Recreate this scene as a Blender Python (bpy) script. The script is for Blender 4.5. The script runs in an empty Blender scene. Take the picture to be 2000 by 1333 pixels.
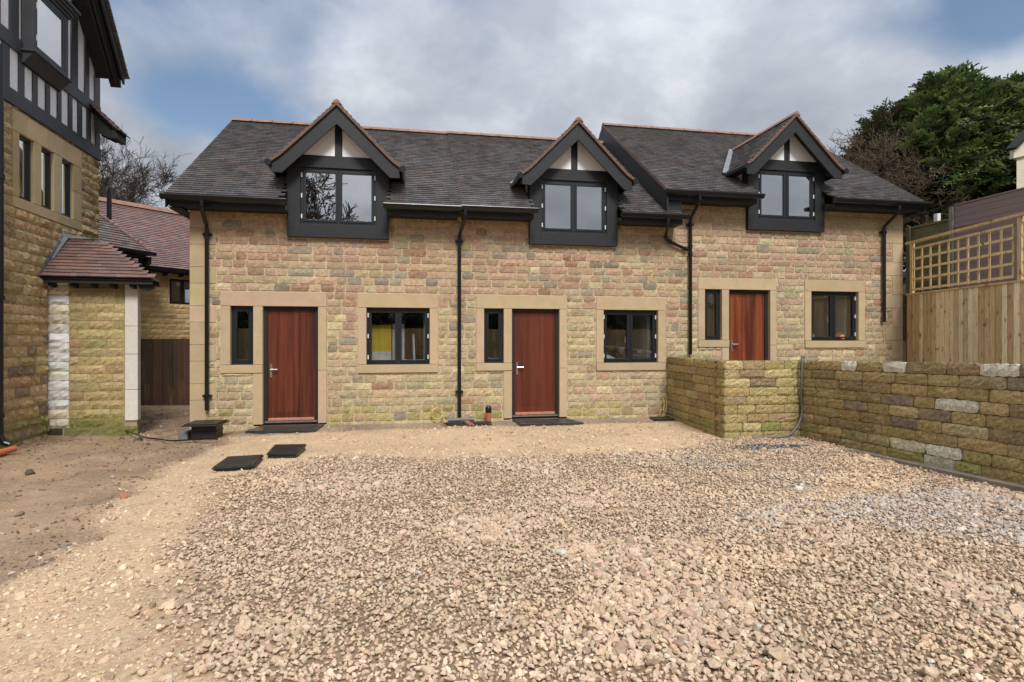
import bpy, math, random
import numpy as np
from mathutils import Vector, Matrix
R = math.radians
sc = bpy.context.scene
COL = sc.collection

# ------------------------------------------------------------------ camera
cd = bpy.data.cameras.new('camera'); cam = bpy.data.objects.new('camera', cd); COL.objects.link(cam)
cam.location = (0, 0, 1.51); cam.rotation_euler = (R(90), 0, R(-10.35))
cd.lens = 20; cd.sensor_width = 36; cd.shift_y = -0.00125; cd.clip_start = .05; cd.clip_end = 2000
sc.camera = cam
# ------------------------------------------------------------------ light
SUN_EL, SUN_AZ = 48, 176            # azimuth clockwise from +Y: straight behind the camera
sd = bpy.data.lights.new('sun', 'SUN'); sun = bpy.data.objects.new('sun', sd); COL.objects.link(sun)
sd.energy = 1.25; sd.angle = R(18); sd.color = (1, .965, .91)
dv = Vector((math.sin(R(SUN_AZ))*math.cos(R(SUN_EL)), math.cos(R(SUN_AZ))*math.cos(R(SUN_EL)), math.sin(R(SUN_EL))))
sun.rotation_euler = dv.to_track_quat('Z', 'Y').to_euler()
sc.view_settings.view_transform = 'Standard'; sc.view_settings.look = 'None'
sc.view_settings.exposure = 1.38; sc.view_settings.gamma = 1
W = bpy.data.worlds.new('World'); sc.world = W; W.use_nodes = True
nt = W.node_tree; N = nt.nodes; Lk = nt.links; N.clear()
def nd(tree, t, **k):
    n = tree.nodes.new(t)
    for a, b in k.items():
        if a.startswith('i_'): n.inputs[a[2:].replace('_', ' ')].default_value = b
        else: setattr(n, a, b)
    return n
def mth(tree, op, a, b=None, clamp=False):
    n = tree.nodes.new('ShaderNodeMath'); n.operation = op; n.use_clamp = clamp
    for i, v in enumerate((a, b)):
        if v is None: continue
        if isinstance(v, (int, float)): n.inputs[i].default_value = v
        else: tree.links.new(v, n.inputs[i])
    return n.outputs[0]
def mixc(tree, f, a, b, mode='MIX'):
    n = tree.nodes.new('ShaderNodeMix'); n.data_type = 'RGBA'; n.blend_type = mode
    for i, v in ((0, f), (6, a), (7, b)):
        if isinstance(v, (int, float)): n.inputs[i].default_value = v
        elif isinstance(v, tuple): n.inputs[i].default_value = v if len(v) == 4 else v+(1,)
        else: tree.links.new(v, n.inputs[i])
    return n.outputs[2]
def ramp(tree, f, stops, interp='LINEAR'):
    n = tree.nodes.new('ShaderNodeValToRGB'); n.color_ramp.interpolation = interp
    e = n.color_ramp.elements
    while len(e) < len(stops): e.new(.5)
    for q, (p, c) in zip(e, stops):
        q.position = p; q.color = (c, c, c, 1) if isinstance(c, (int, float)) else tuple(c)+(1,)
    tree.links.new(f, n.inputs[0]); return n.outputs[0]
tc = nd(nt, 'ShaderNodeTexCoord')
sep = nd(nt, 'ShaderNodeSeparateXYZ'); Lk.new(tc.outputs['Generated'], sep.inputs[0])
zz = mth(nt, 'ADD', mth(nt, 'MAXIMUM', sep.outputs[2], 0.0), .42)
cmb = nd(nt, 'ShaderNodeCombineXYZ')
Lk.new(mth(nt, 'DIVIDE', sep.outputs[0], zz), cmb.inputs[0]); Lk.new(mth(nt, 'DIVIDE', sep.outputs[1], zz), cmb.inputs[1])
cmb.inputs[2].default_value = 3.3
big = nd(nt, 'ShaderNodeTexNoise', i_Scale=1.9, i_Detail=9.0, i_Roughness=.52, i_Distortion=.25); Lk.new(cmb.outputs[0], big.inputs['Vector'])
cmb2 = nd(nt, 'ShaderNodeVectorMath', operation='ADD'); cmb2.inputs[1].default_value = (4.7, 1.9, 8.1); Lk.new(cmb.outputs[0], cmb2.inputs[0])
sh = nd(nt, 'ShaderNodeTexNoise', i_Scale=3.3, i_Detail=9.0, i_Roughness=.58, i_Distortion=.15); Lk.new(cmb2.outputs[0], sh.inputs['Vector'])
sky = nd(nt, 'ShaderNodeTexSky', sky_type='NISHITA', sun_disc=False, sun_elevation=R(SUN_EL), sun_rotation=R(SUN_AZ), air_density=1.0, dust_density=1.2)
blue = mixc(nt, 1.0, sky.outputs[0], (.046, .049, .049), 'MULTIPLY')
def gap(px, py, rad, amt):      # a break in the cloud round one direction
    d = nd(nt, 'ShaderNodeVectorMath', operation='DISTANCE'); Lk.new(cmb.outputs[0], d.inputs[0]); d.inputs[1].default_value = (px, py, 3.3)
    return ramp(nt, mth(nt, 'DIVIDE', d.outputs['Value'], rad), [(0, amt), (1, 0)], 'EASE')
cl_ = mth(nt, 'ADD', mth(nt, 'MULTIPLY', big.outputs[0], .9), .17)
for g_ in ((-.41, 1.17, .20, .30), (-.27, 1.24, .16, .22), (-.45, .93, .17, .20), (.86, .68, .25, .34), (.72, .84, .13, .14), (-.9, -1.2, .7, .05)): cl_ = mth(nt, 'SUBTRACT', cl_, gap(*g_))
cfac = ramp(nt, cl_, [(.36, .06), (.64, 1)], 'EASE')
ccol = ramp(nt, sh.outputs[0], [(.34, (.118, .128, .147)), (.50, (.152, .162, .181)), (.68, (.215, .224, .240))])
el_gain = mth(nt, 'ADD', mth(nt, 'MULTIPLY', mth(nt, 'MAXIMUM', sep.outputs[2], 0.0), 2.3), .54)   # overcast sky: brighter towards the zenith
cg = nd(nt, 'ShaderNodeVectorMath', operation='SCALE'); Lk.new(ccol, cg.inputs[0]); Lk.new(el_gain, cg.inputs['Scale'])
skyc = mixc(nt, cfac, blue, cg.outputs[0])
bg = nd(nt, 'ShaderNodeBackground'); bg.inputs[1].default_value = 1.0; Lk.new(skyc, bg.inputs[0])
out = nd(nt, 'ShaderNodeOutputWorld'); Lk.new(bg.outputs[0], out.inputs[0])

# ------------------------------------------------------------------ materials
def new_mat(name):
    m = bpy.data.materials.new(name); m.use_nodes = True
    t = m.node_tree; p = t.nodes['Principled BSDF']
    return m, t, p
def mat(name, col=(.5, .5, .5), rough=.8, attr=False, nscale=12, namp=.25, bump=.0, bscale=60, spec=.5, metal=0,
        stretch=None, streak=None, stain=None, coat=0, bdist=.01, wet=None):
    m, t, p = new_mat(name)
    tcn = nd(t, 'ShaderNodeTexCoord'); vec = tcn.outputs['Object']
    def noise(scale, detail=6, st=None, rough_=.6):
        n = nd(t, 'ShaderNodeTexNoise', i_Scale=scale, i_Detail=float(detail), i_Roughness=rough_)
        if st:
            mp = nd(t, 'ShaderNodeMapping'); mp.inputs['Scale'].default_value = st; t.links.new(vec, mp.inputs[0]); t.links.new(mp.outputs[0], n.inputs['Vector'])
        else: t.links.new(vec, n.inputs['Vector'])
        return n.outputs[0]
    if attr:
        a = nd(t, 'ShaderNodeAttribute', attribute_name='Col'); base = a.outputs['Color']
    else:
        rgb = nd(t, 'ShaderNodeRGB'); rgb.outputs[0].default_value = tuple(col)+(1,); base = rgb.outputs[0]
    f = ramp(t, noise(nscale, 8, stretch), [(.25, 1-namp), (.75, 1+namp)])
    base = mixc(t, 1.0, base, f, 'MULTIPLY')
    if streak:      # (colour, scale, stretch, lo, hi)
        c, s_, st_, lo, hi = streak
        base = mixc(t, ramp(t, noise(s_, 6, st_), [(lo, 0), (hi, 1)]), base, c)
    if stain:
        c, s_, st_, lo, hi = stain
        base = mixc(t, ramp(t, noise(s_, 5, st_), [(lo, 0), (hi, 1)]), base, c)
    t.links.new(base, p.inputs['Base Color'])
    p.inputs['Roughness'].default_value = rough
    if wet:
        t.links.new(ramp(t, noise(wet[0], 5), [(.35, wet[1]), (.65, wet[2])]), p.inputs['Roughness'])
    p.inputs['Specular IOR Level'].default_value = spec; p.inputs['Metallic'].default_value = metal
    p.inputs['Coat Weight'].default_value = coat; p.inputs['Coat Roughness'].default_value = .15
    if bump:
        b = nd(t, 'ShaderNodeBump'); b.inputs['Strength'].default_value = bump; b.inputs['Distance'].default_value = bdist
        t.links.new(noise(bscale, 8, stretch), b.inputs['Height']); t.links.new(b.outputs[0], p.inputs['Normal'])
    return m
M = {}
M['stone'] = mat('stone', attr=True, rough=.9, nscale=24, namp=.36, bump=.9, bscale=45, bdist=.014, spec=.25, stain=((.40, .32, .19), .55, (1, 1, 1.4), .50, 1.15))
M['moss_stone'] = mat('mossy_stone', attr=True, rough=.95, nscale=34, namp=.50, bump=1.0, bscale=60, bdist=.018, spec=.2, streak=((.20, .19, .06), 2.3, None, .58, .78), stain=((.46, .35, .17), 3.4, None, .54, .74))
M['mortar'] = mat('mortar', (.58, .46, .30), rough=.95, nscale=8, namp=.18, bump=.6, bscale=90, spec=.2)
M['old_mortar'] = mat('old_mortar', (.36, .29, .18), rough=.95, nscale=6, namp=.35, bump=.6, bscale=90, spec=.2)
M['dressed'] = mat('dressed_stone', attr=True, rough=.85, nscale=5, namp=.10, bump=.25, bscale=120, bdist=.004, spec=.25,
                   stain=((.42, .33, .16), 1.6, (1, 1, 1.6), .50, .95))
M['paint_stone'] = mat('painted_stone', attr=True, rough=.8, nscale=14, namp=.10, bump=.8, bscale=50, spec=.3)
M['black'] = mat('charcoal_paint', (.018, .0195, .022), rough=.5, nscale=4, namp=.18, bump=.15, bscale=180, spec=.4)
M['tudor'] = mat('worn_black_timber', (.045, .049, .055), rough=.55, nscale=4, namp=.2, bump=.3, bscale=40, spec=.4)
M['soffit'] = mat('dark_stained_board', (.012, .0115, .011), rough=.65, nscale=5, namp=.2, bump=.1)
M['upvc'] = mat('anthracite_frame', (.012, .014, .018), rough=.38, nscale=3, namp=.1, spec=.5)
M['pipe'] = mat('black_plastic', (.007, .0075, .009), rough=.28, nscale=6, namp=.2, spec=.5)
M['white'] = mat('white_render', (.92, .92, .92), rough=.85, nscale=6, namp=.05, bump=.2, bscale=160)
M['rough_white'] = mat('white_roughcast', (.93, .93, .93), rough=.95, nscale=26, namp=.16, bump=1.0, bscale=70, bdist=.02)
M['plaster'] = mat('plaster', (.74, .74, .72), rough=.95, nscale=3, namp=.05)
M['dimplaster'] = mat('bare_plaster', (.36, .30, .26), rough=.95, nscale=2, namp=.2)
M['floorboard'] = mat('interior_floor', (.18, .12, .08), rough=.8)
M['tile'] = mat('roof_tile', attr=True, rough=.34, nscale=30, namp=.3, bump=.25, bscale=90, bdist=.002, spec=.9, wet=(1.1, .13, .27))
M['redtile'] = mat('red_tile', attr=True, rough=.42, nscale=30, namp=.3, bump=.5, bscale=120, bdist=.004, spec=.4)
M['ridge'] = mat('terracotta', (.27, .145, .10), rough=.7, nscale=9, namp=.3, bump=.3)
M['verge'] = mat('brown_tile_edge', (.150, .080, .056), rough=.75, nscale=12, namp=.35, bump=.3)
M['lead'] = mat('lead', (.20, .21, .225), rough=.5, nscale=7, namp=.3, bump=.4, bscale=25, metal=.2)
M['deck'] = mat('roof_deck', (.03, .025, .022), rough=.9)
M['metal'] = mat('brushed_steel', (.62, .62, .62), rough=.28, metal=1.0, namp=.05)
M['hinge'] = mat('white_metal', (.66, .66, .66), rough=.4, namp=.05)
M['sill_alu'] = mat('threshold_metal', (.4, .4, .4), rough=.35, metal=.8)
M['timber'] = mat('new_timber', attr=True, rough=.75, nscale=5, namp=.34, stretch=(9, 9, .7), bump=.35, bscale=14, bdist=.003,
                  streak=((.20, .105, .035), 6.5, (1.5, 1.5, .9), .60, .68), stain=((.60, .50, .29), 1.1, (1, 1, .5), .5, .9))
M['oldwood'] = mat('weathered_wood', attr=True, rough=.9, nscale=6, namp=.4, stretch=(8, 8, .8), bump=.4, bscale=12,
                   streak=((.10, .11, .03), 2.2, None, .52, .72))
M['darkwood'] = mat('dark_stained_wood', attr=True, rough=.8, nscale=5, namp=.45, stretch=(9, 9, .6), bump=.3, bscale=14,
                    streak=((.16, .08, .03), 2.0, (3, 3, .5), .55, .75))
M['composite'] = mat('composite_board', (.27, .195, .18), rough=.6, nscale=3, namp=.12, stretch=(1, .3, 8), bump=.2)
M['concrete'] = mat('concrete', (.24, .20, .155), rough=.9, nscale=7, namp=.3, bump=.6, bscale=60)
M['slate'] = mat('slate_mat', (.035, .033, .033), rough=.38, nscale=5, namp=.5, bump=.5, bscale=40, wet=(3, .2, .6))
M['rubber'] = mat('black_cover', (.016, .016, .017), rough=.45, nscale=9, namp=.4, bump=.5, bscale=70,
                  streak=((.12, .10, .08), 7, None, .62, .85))
M['clay'] = mat('clay_pipe', (.42, .14, .08), rough=.6, namp=.2)
M['orange'] = mat('orange_plastic', (.55, .16, .05), rough=.45, namp=.1)
M['yellow'] = mat('yellow_board', (.85, .56, .02), rough=.6, namp=.08)
M['yellowcable'] = mat('yellow_cable', (.60, .50, .12), rough=.5, namp=.1)
M['foil'] = mat('foil', (.85, .85, .85), rough=.4, metal=.15, nscale=5, namp=.2, bump=.8, bscale=9, bdist=.03)
M['grey'] = mat('grey_plastic', (.13, .135, .14), rough=.5, namp=.15)
M['whitepl'] = mat('white_plastic', (.7, .7, .7), rough=.4, namp=.05)
M['bag'] = mat('orange_bag', (.55, .17, .08), rough=.6, namp=.2)
M['bark'] = mat('bark', (.060, .046, .034), rough=.95, nscale=20, namp=.4)
M['palebark'] = mat('pale_bark', (.30, .19, .10), rough=.9, nscale=9, namp=.45, bump=.5, bscale=30)
M['twig'] = mat('twig', (.10, .070, .045), rough=.95, nscale=20, namp=.4)
M['pebbledash'] = mat('pebbledash', (.62, .56, .46), rough=.95, nscale=40, namp=.3, bump=1.0, bscale=60)
M['cream'] = mat('cream_paint', (.62, .57, .48), rough=.7, namp=.08)
M['bronze'] = mat('rust', (.18, .05, .03), rough=.8)

def door_mat(name, c0, c1, seed):
    m, t, p = new_mat(name)
    tcn = nd(t, 'ShaderNodeTexCoord')
    mp = nd(t, 'ShaderNodeMapping'); mp.inputs['Scale'].default_value = (5.5, 1, .22); mp.inputs['Location'].default_value = (seed, 0, 0)
    t.links.new(tcn.outputs['Object'], mp.inputs[0])
    n1 = nd(t, 'ShaderNodeTexNoise', i_Scale=1.6, i_Detail=5.0, i_Roughness=.6, i_Distortion=.4); t.links.new(mp.outputs[0], n1.inputs['Vector'])
    mp2 = nd(t, 'ShaderNodeMapping'); mp2.inputs['Scale'].default_value = (60, 1, 2.5); t.links.new(tcn.outputs['Object'], mp2.inputs[0])
    n2 = nd(t, 'ShaderNodeTexNoise', i_Scale=2.0, i_Detail=6.0, i_Roughness=.7, i_Distortion=.8); t.links.new(mp2.outputs[0], n2.inputs['Vector'])
    a = nd(t, 'ShaderNodeAttribute', attribute_name='Col')
    c = mixc(t, ramp(t, n1.outputs[0], [(.40, 0), (.60, 1)]), c0, c1)
    c = mixc(t, 1.0, c, ramp(t, n2.outputs[0], [(.25, .65), (.75, 1.3)]), 'MULTIPLY')
    c = mixc(t, 1.0, c, a.outputs['Color'], 'MULTIPLY')
    t.links.new(c, p.inputs['Base Color']); p.inputs['Roughness'].default_value = .5; p.inputs['Specular IOR Level'].default_value = .35
    return m
M['door1'] = door_mat('hardwood_red_brown', (.060, .010, .005), (.155, .036, .014), 1.0)
M['door2'] = door_mat('hardwood_plain', (.105, .020, .009), (.145, .033, .014), 5.0)
M['door3'] = door_mat('hardwood_orange', (.105, .020, .008), (.27, .070, .022), 9.4)
M['pinkwood'] = mat('bare_hardwood', (.48, .20, .13), rough=.6, namp=.15)

def glass_mat(name, base_reflect=.10, tint=(.80, .83, .84)):
    m = bpy.data.materials.new(name); m.use_nodes = True; t = m.node_tree; t.nodes.clear()
    fr = nd(t, 'ShaderNodeLayerWeight'); fr.inputs[0].default_value = .5
    f = mth(t, 'ADD', mth(t, 'MULTIPLY', mth(t, 'POWER', fr.outputs['Facing'], 4.0), .8), base_reflect, True)
    tr = nd(t, 'ShaderNodeBsdfTransparent'); tr.inputs[0].default_value = tint+(1,)
    gl = nd(t, 'ShaderNodeBsdfGlossy'); gl.inputs['Roughness'].default_value = .0; gl.inputs[0].default_value = (.98, .98, .97, 1)
    mx = nd(t, 'ShaderNodeMixShader'); t.links.new(f, mx.inputs[0]); t.links.new(tr.outputs[0], mx.inputs[1]); t.links.new(gl.outputs[0], mx.inputs[2])
    n = nd(t, 'ShaderNodeTexNoise', i_Scale=1.3, i_Detail=1.0); tcn = nd(t, 'ShaderNodeTexCoord'); t.links.new(tcn.outputs['Object'], n.inputs['Vector'])
    b = nd(t, 'ShaderNodeBump'); b.inputs['Strength'].default_value = .25; b.inputs['Distance'].default_value = .01
    t.links.new(n.outputs[0], b.inputs['Height']); t.links.new(b.outputs[0], gl.inputs['Normal'])
    o = nd(t, 'ShaderNodeOutputMaterial'); t.links.new(mx.outputs[0], o.inputs[0])
    return m
M['glass'] = glass_mat('glass', .15)
M['coated'] = glass_mat('coated_glass', .62, (.66, .68, .68))

def leaf_mat(name):
    m, t, p = new_mat(name)
    a = nd(t, 'ShaderNodeAttribute', attribute_name='Col'); t.links.new(a.outputs['Color'], p.inputs['Base Color'])
    p.inputs['Roughness'].default_value = .55; p.inputs['Specular IOR Level'].default_value = .3
    tl = nd(t, 'ShaderNodeBsdfTranslucent'); t.links.new(a.outputs['Color'], tl.inputs[0])
    mx = nd(t, 'ShaderNodeMixShader'); mx.inputs[0].default_value = .25
    o = t.nodes['Material Output']; t.links.new(p.outputs[0], mx.inputs[1]); t.links.new(tl.outputs[0], mx.inputs[2]); t.links.new(mx.outputs[0], o.inputs[0])
    return m
M['leaf'] = leaf_mat('foliage')

# ------------------------------------------------------------------ object helpers
ORG = {}
def tag(o, label=None, cat=None, group=None, kind=None):
    for k, v in (('label', label), ('category', cat), ('group', group), ('kind', kind)):
        if v: o[k] = v
    return o
def thing(name, loc, label, cat, group=None):
    o = bpy.data.objects.new(name, None); COL.objects.link(o); o.location = loc; o.empty_display_size = .2
    ORG[o.name] = Vector(loc); return tag(o, label, cat, group)
class MB:
    """collects faces; frame = function mapping local (u, v, w) to world"""
    def __init__(s, frame=None): s.V = []; s.F = []; s.C = []; s.fr = frame
    def add(s, vs, fs, col=(1, 1, 1)):
        b = len(s.V)
        if s.fr: vs = [s.fr(*v) for v in vs]
        s.V.extend(vs); s.F.extend([tuple(b+i for i in f) for f in fs]); s.C.extend([col]*len(fs)); return s
    def hexa(s, p, col=(1, 1, 1)):       # 8 points: bottom 4 ccw, top 4
        return s.add(p, [(0, 3, 2, 1), (4, 5, 6, 7), (0, 1, 5, 4), (1, 2, 6, 5), (2, 3, 7, 6), (3, 0, 4, 7)], col)
    def box(s, x0, x1, y0, y1, z0, z1, col=(1, 1, 1)):
        return s.hexa([(x0, y0, z0), (x1, y0, z0), (x1, y1, z0), (x0, y1, z0), (x0, y0, z1), (x1, y0, z1), (x1, y1, z1), (x0, y1, z1)], col)
    def prism(s, pts, ext, col=(1, 1, 1)):     # pts: polygon in 3-D, ext: extrusion vector
        n = len(pts); q = [tuple(a+b for a, b in zip(p, ext)) for p in pts]
        return s.add(list(pts)+q, [tuple(range(n))[::-1], tuple(range(n, 2*n))]+[(i, (i+1) % n, n+(i+1) % n, n+i) for i in range(n)], col)
    def bar(s, a, b, w, h, up=(0, 0, 1), col=(1, 1, 1)):
        a = Vector(a); b = Vector(b); d = (b-a).normalized(); up = Vector(up)
        sd_ = d.cross(up).normalized()*w/2; u = sd_.cross(d).normalized()*h/2
        P = [a-sd_-u, a+sd_-u, b+sd_-u, b-sd_-u, a-sd_+u, a+sd_+u, b+sd_+u, b-sd_+u]
        return s.hexa([tuple(p) for p in P], col)
    def tube(s, pts, r, n=10, col=(1, 1, 1), closed=False, caps=True):
        pts = [Vector(p) for p in pts]; m = len(pts); rs = r if isinstance(r, (list, tuple)) else [r]*m
        vs = []; ref = None
        for i, p in enumerate(pts):
            a = pts[(i-1) % m] if (i or closed) else p; b = pts[(i+1) % m] if (i < m-1 or closed) else p
            d = (b-a).normalized()
            if ref is None: ref = d.orthogonal().normalized()
            ref = (ref-d*ref.dot(d)).normalized(); e = d.cross(ref)
            for k in range(n):
                t = 2*math.pi*k/n; vs.append(tuple(p+(ref*math.cos(t)+e*math.sin(t))*rs[i]))
        fs = []
        for i in range(m if closed else m-1):
            j = (i+1) % m
            for k in range(n): fs.append((i*n+k, i*n+(k+1) % n, j*n+(k+1) % n, j*n+k))
        if caps and not closed: fs += [tuple(range(n))[::-1], tuple(range((m-1)*n, m*n))]
        return s.add(vs, fs, col)
    def build(s, name, mt, parent=None, loc=None, smooth=False, label=None, bevel=0):
        me = bpy.data.meshes.new(name)
        org = ORG[parent.name] if parent is not None else Vector(loc or (0, 0, 0))
        V = np.array(s.V, dtype=np.float64).reshape(-1, 3)-np.array(org)
        me.from_pydata(V.tolist(), [], s.F); me.update()
        ca = me.color_attributes.new('Col', 'FLOAT_COLOR', 'CORNER')
        lt = np.array([len(f) for f in s.F]); C = np.ones((len(s.F), 4)); C[:, :3] = np.array(s.C).reshape(-1, 3)
        ca.data.foreach_set('color', np.repeat(C, lt, axis=0).astype(np.float32).ravel())
        if smooth: me.polygons.foreach_set('use_smooth', [True]*len(me.polygons))
        me.materials.append(M[mt] if isinstance(mt, str) else mt)
        o = bpy.data.objects.new(name, me); COL.objects.link(o)
        if parent is not None:
            o.parent = parent; ORG[o.name] = org
        else:
            o.location = org; ORG[o.name] = org
        if bevel:
            b = o.modifiers.new('bevel', 'BEVEL'); b.width = bevel; b.segments = 2; b.limit_method = 'ANGLE'
        if label: o['label'] = label
        return o
def fast_mesh(name, V, F, C, mt, parent=None, loc=(0, 0, 0), smooth=False):
    """numpy mesh; F is (n,k); C is (n,3) colour per face"""
    me = bpy.data.meshes.new(name); org = ORG[parent.name] if parent is not None else Vector(loc)
    V = V-np.array(org); k = F.shape[1]
    me.vertices.add(len(V)); me.vertices.foreach_set('co', V.astype(np.float32).ravel())
    me.loops.add(F.size); me.loops.foreach_set('vertex_index', F.astype(np.int32).ravel())
    me.polygons.add(len(F)); me.polygons.foreach_set('loop_start', np.arange(0, F.size, k, dtype=np.int32))
    me.polygons.foreach_set('use_smooth', np.full(len(F), smooth)); me.update(calc_edges=True)
    ca = me.color_attributes.new('Col', 'FLOAT_COLOR', 'CORNER')
    cc = np.ones((len(F), 4), dtype=np.float32); cc[:, :3] = C
    ca.data.foreach_set('color', np.repeat(cc, k, axis=0).ravel())
    me.materials.append(M[mt]); o = bpy.data.objects.new(name, me); COL.objects.link(o)
    if parent is not None: o.parent = parent
    else: o.location = org
    ORG[o.name] = org; return o
rng = random.Random(7); nr = np.random.default_rng(11)
def jit(c, a=.12, r=rng):
    k = 1+r.uniform(-a, a); return tuple(max(0, v*k*(1+r.uniform(-a*.25, a*.25))) for v in c)
def pick(pal, r=rng):
    t = r.random()*sum(w for w, _ in pal)
    for w, c in pal:
        t -= w
        if t <= 0: return c
    return pal[-1][1]

# ------------------------------------------------------------------ stone work
def field(u0, u1, z0, z1, hc, lr, holes=(), r=rng, joint=.011, hvar=.012, poly=None):
    out_ = []; z = z0
    while z < z1-.03:
        h = hc+r.uniform(-hvar, hvar)
        if z1-(z+h) < .06: h = z1-z
        u = u0-r.uniform(0, lr[0])
        while u < u1:
            w = r.uniform(*lr)
            if r.random() < .16: w *= 1.45
            a, b = max(u, u0), min(u+w, u1)
            if u1-b < .07: b = u1; w = 9
            if b-a > .05:
                pieces = [(a, b, z, z+h)]
                for (h0, h1, k0, k1) in holes:
                    nx_ = []
                    for (a_, b_, c_, d_) in pieces:
                        if b_ <= h0 or a_ >= h1 or d_ <= k0 or c_ >= k1: nx_.append((a_, b_, c_, d_)); continue
                        if a_ < h0: nx_.append((a_, h0, c_, d_))
                        if b_ > h1: nx_.append((h1, b_, c_, d_))
                        m0, m1 = max(a_, h0), min(b_, h1)
                        if c_ < k0: nx_.append((m0, m1, c_, k0))
                        if d_ > k1: nx_.append((m0, m1, k1, d_))
                    pieces = nx_
                for (a_, b_, c_, d_) in pieces:
                    if b_-a_ > .035 and d_-c_ > .03:
                        if poly is None or poly((a_+b_)/2, (c_+d_)/2): out_.append((a_, b_, c_, d_))
            u += w
        z += h
    return out_
def stones(mb, fr, rects, pal, depth=.016, joint=.006, back=.03, rough=1.0, r=rng, cell=.05, lip=.009):
    """each stone is a dressed block with an uneven pitched face; fr(u, w, z): w is outwards"""
    for (a, b, c, d) in rects:
        col = jit(pal((a+b)/2, (c+d)/2), .16, r)
        nx = max(2, int((b-a)/cell)); nz = max(2, int((d-c)/cell))
        nx = min(nx, 9); vs = []; base = depth*(.35+r.random()*.75)
        tx, tz = r.uniform(-.35, .35), r.uniform(-.25, .55)
        for j in range(nz+1):
            for i in range(nx+1):
                fu, fz = i/nx, j/nz
                e = i in (0, nx) or j in (0, nz)
                cu = a+joint+(b-a-2*joint)*fu; cz = c+joint+(d-c-2*joint)*fz
                if e:
                    w = lip+r.uniform(0, .004)
                    cu += r.uniform(-.005, .005)*rough*(2 if i in (0, nx) and j in (0, nz) else 1)*(1 if i not in (0, nx) else .8); cz += r.uniform(-.004, .004)*rough
                    if i in (0, nx) and j in (0, nz): cu += (.005 if i == 0 else -.005)*rough; cz += (.005 if j == 0 else -.005)*rough
                else:
                    w = lip+base*(1+tx*(fu-.5)*2+tz*(.5-fz)*2)+r.uniform(-.45, .6)*depth*rough
                    cu += r.uniform(-.3, .3)*(b-a)/nx*.7; cz += r.uniform(-.3, .3)*(d-c)/nz*.7
                vs.append((cu, w, cz))
        fs = [(j*(nx+1)+i, j*(nx+1)+i+1, (j+1)*(nx+1)+i+1, (j+1)*(nx+1)+i) for j in range(nz) for i in range(nx)]
        # sides
        ring = [i for i in range(nx+1)]+[j*(nx+1)+nx for j in range(1, nz+1)]+[nz*(nx+1)+i for i in range(nx-1, -1, -1)]+[j*(nx+1) for j in range(nz-1, 0, -1)]
        n0 = len(vs)
        for q in ring: vs.append((vs[q][0], -back, vs[q][2]))
        m = len(ring)
        fs += [(ring[k], n0+k, n0+(k+1) % m, ring[(k+1) % m]) for k in range(m)]
        mb.add([fr(*v) for v in vs], fs, col)
def backing(mb, fr, u0, u1, z0, z1, holes, w0, w1):
    us = sorted(set([u0, u1]+[v for h in holes for v in h[:2] if u0 < v < u1])); zs = sorted(set([z0, z1]+[v for h in holes for v in h[2:] if z0 < v < z1]))
    for j in range(len(zs)-1):
        st = None
        for i in range(len(us)):
            solid = i < len(us)-1 and not any(h[0]-1e-6 <= us[i] and us[i+1] <= h[1]+1e-6 and h[2]-1e-6 <= zs[j] and zs[j+1] <= h[3]+1e-6 for h in holes)
            if solid and st is None: st = us[i]
            if not solid and st is not None:
                a, b, c, d = st, us[i], zs[j], zs[j+1]
                mb.hexa([fr(a, w1, c), fr(b, w1, c), fr(b, w0, c), fr(a, w0, c), fr(a, w1, d), fr(b, w1, d), fr(b, w0, d), fr(a, w0, d)]); st = None
def block(mb, fr, a, b, c, d, w0, w1, col):
    g = .003
    a += g; b -= g; c += g; d -= g
    mb.hexa([fr(a, w1, c), fr(b, w1, c), fr(b, w0, c), fr(a, w0, c), fr(a, w1, d), fr(b, w1, d), fr(b, w0, d), fr(a, w0, d)], col)
PINK = [(5, (.44, .29, .20)), (5, (.46, .325, .215)), (2.6, (.46, .35, .215)), (1.3, (.37, .22, .145)), (1.0, (.33, .295, .205)), (.8, (.29, .235, .18)), (1.4, (.53, .39, .275))]
BUFF = [(5, (.465, .38, .235)), (4, (.445, .36, .215)), (3, (.46, .35, .225)), (.9, (.35, .305, .20)), (.7, (.38, .26, .155)), (1.4, (.54, .45, .27)), (.5, (.31, .27, .195))]
TAN = [(5, (.44, .32, .175)), (3, (.42, .33, .165)), (1, (.41, .27, .165))]
def facade_pal(u, z):
    zz_ = z-(.25 if u > 5.5 else 0)
    if zz_ > 3.72: return pick(TAN)
    t = min(1, max(0, (zz_-1.75)/.9)); 
    if zz_ < .35 and rng.random() < .5: return (.40, .33, .15)
    return pick(PINK) if rng.random() < t*.9+.06 else pick(BUFF)
DRESS = [(3, (.50, .38, .235)), (2, (.49, .375, .245)), (1, (.51, .37, .255)), (1, (.47, .385, .225))]

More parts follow.
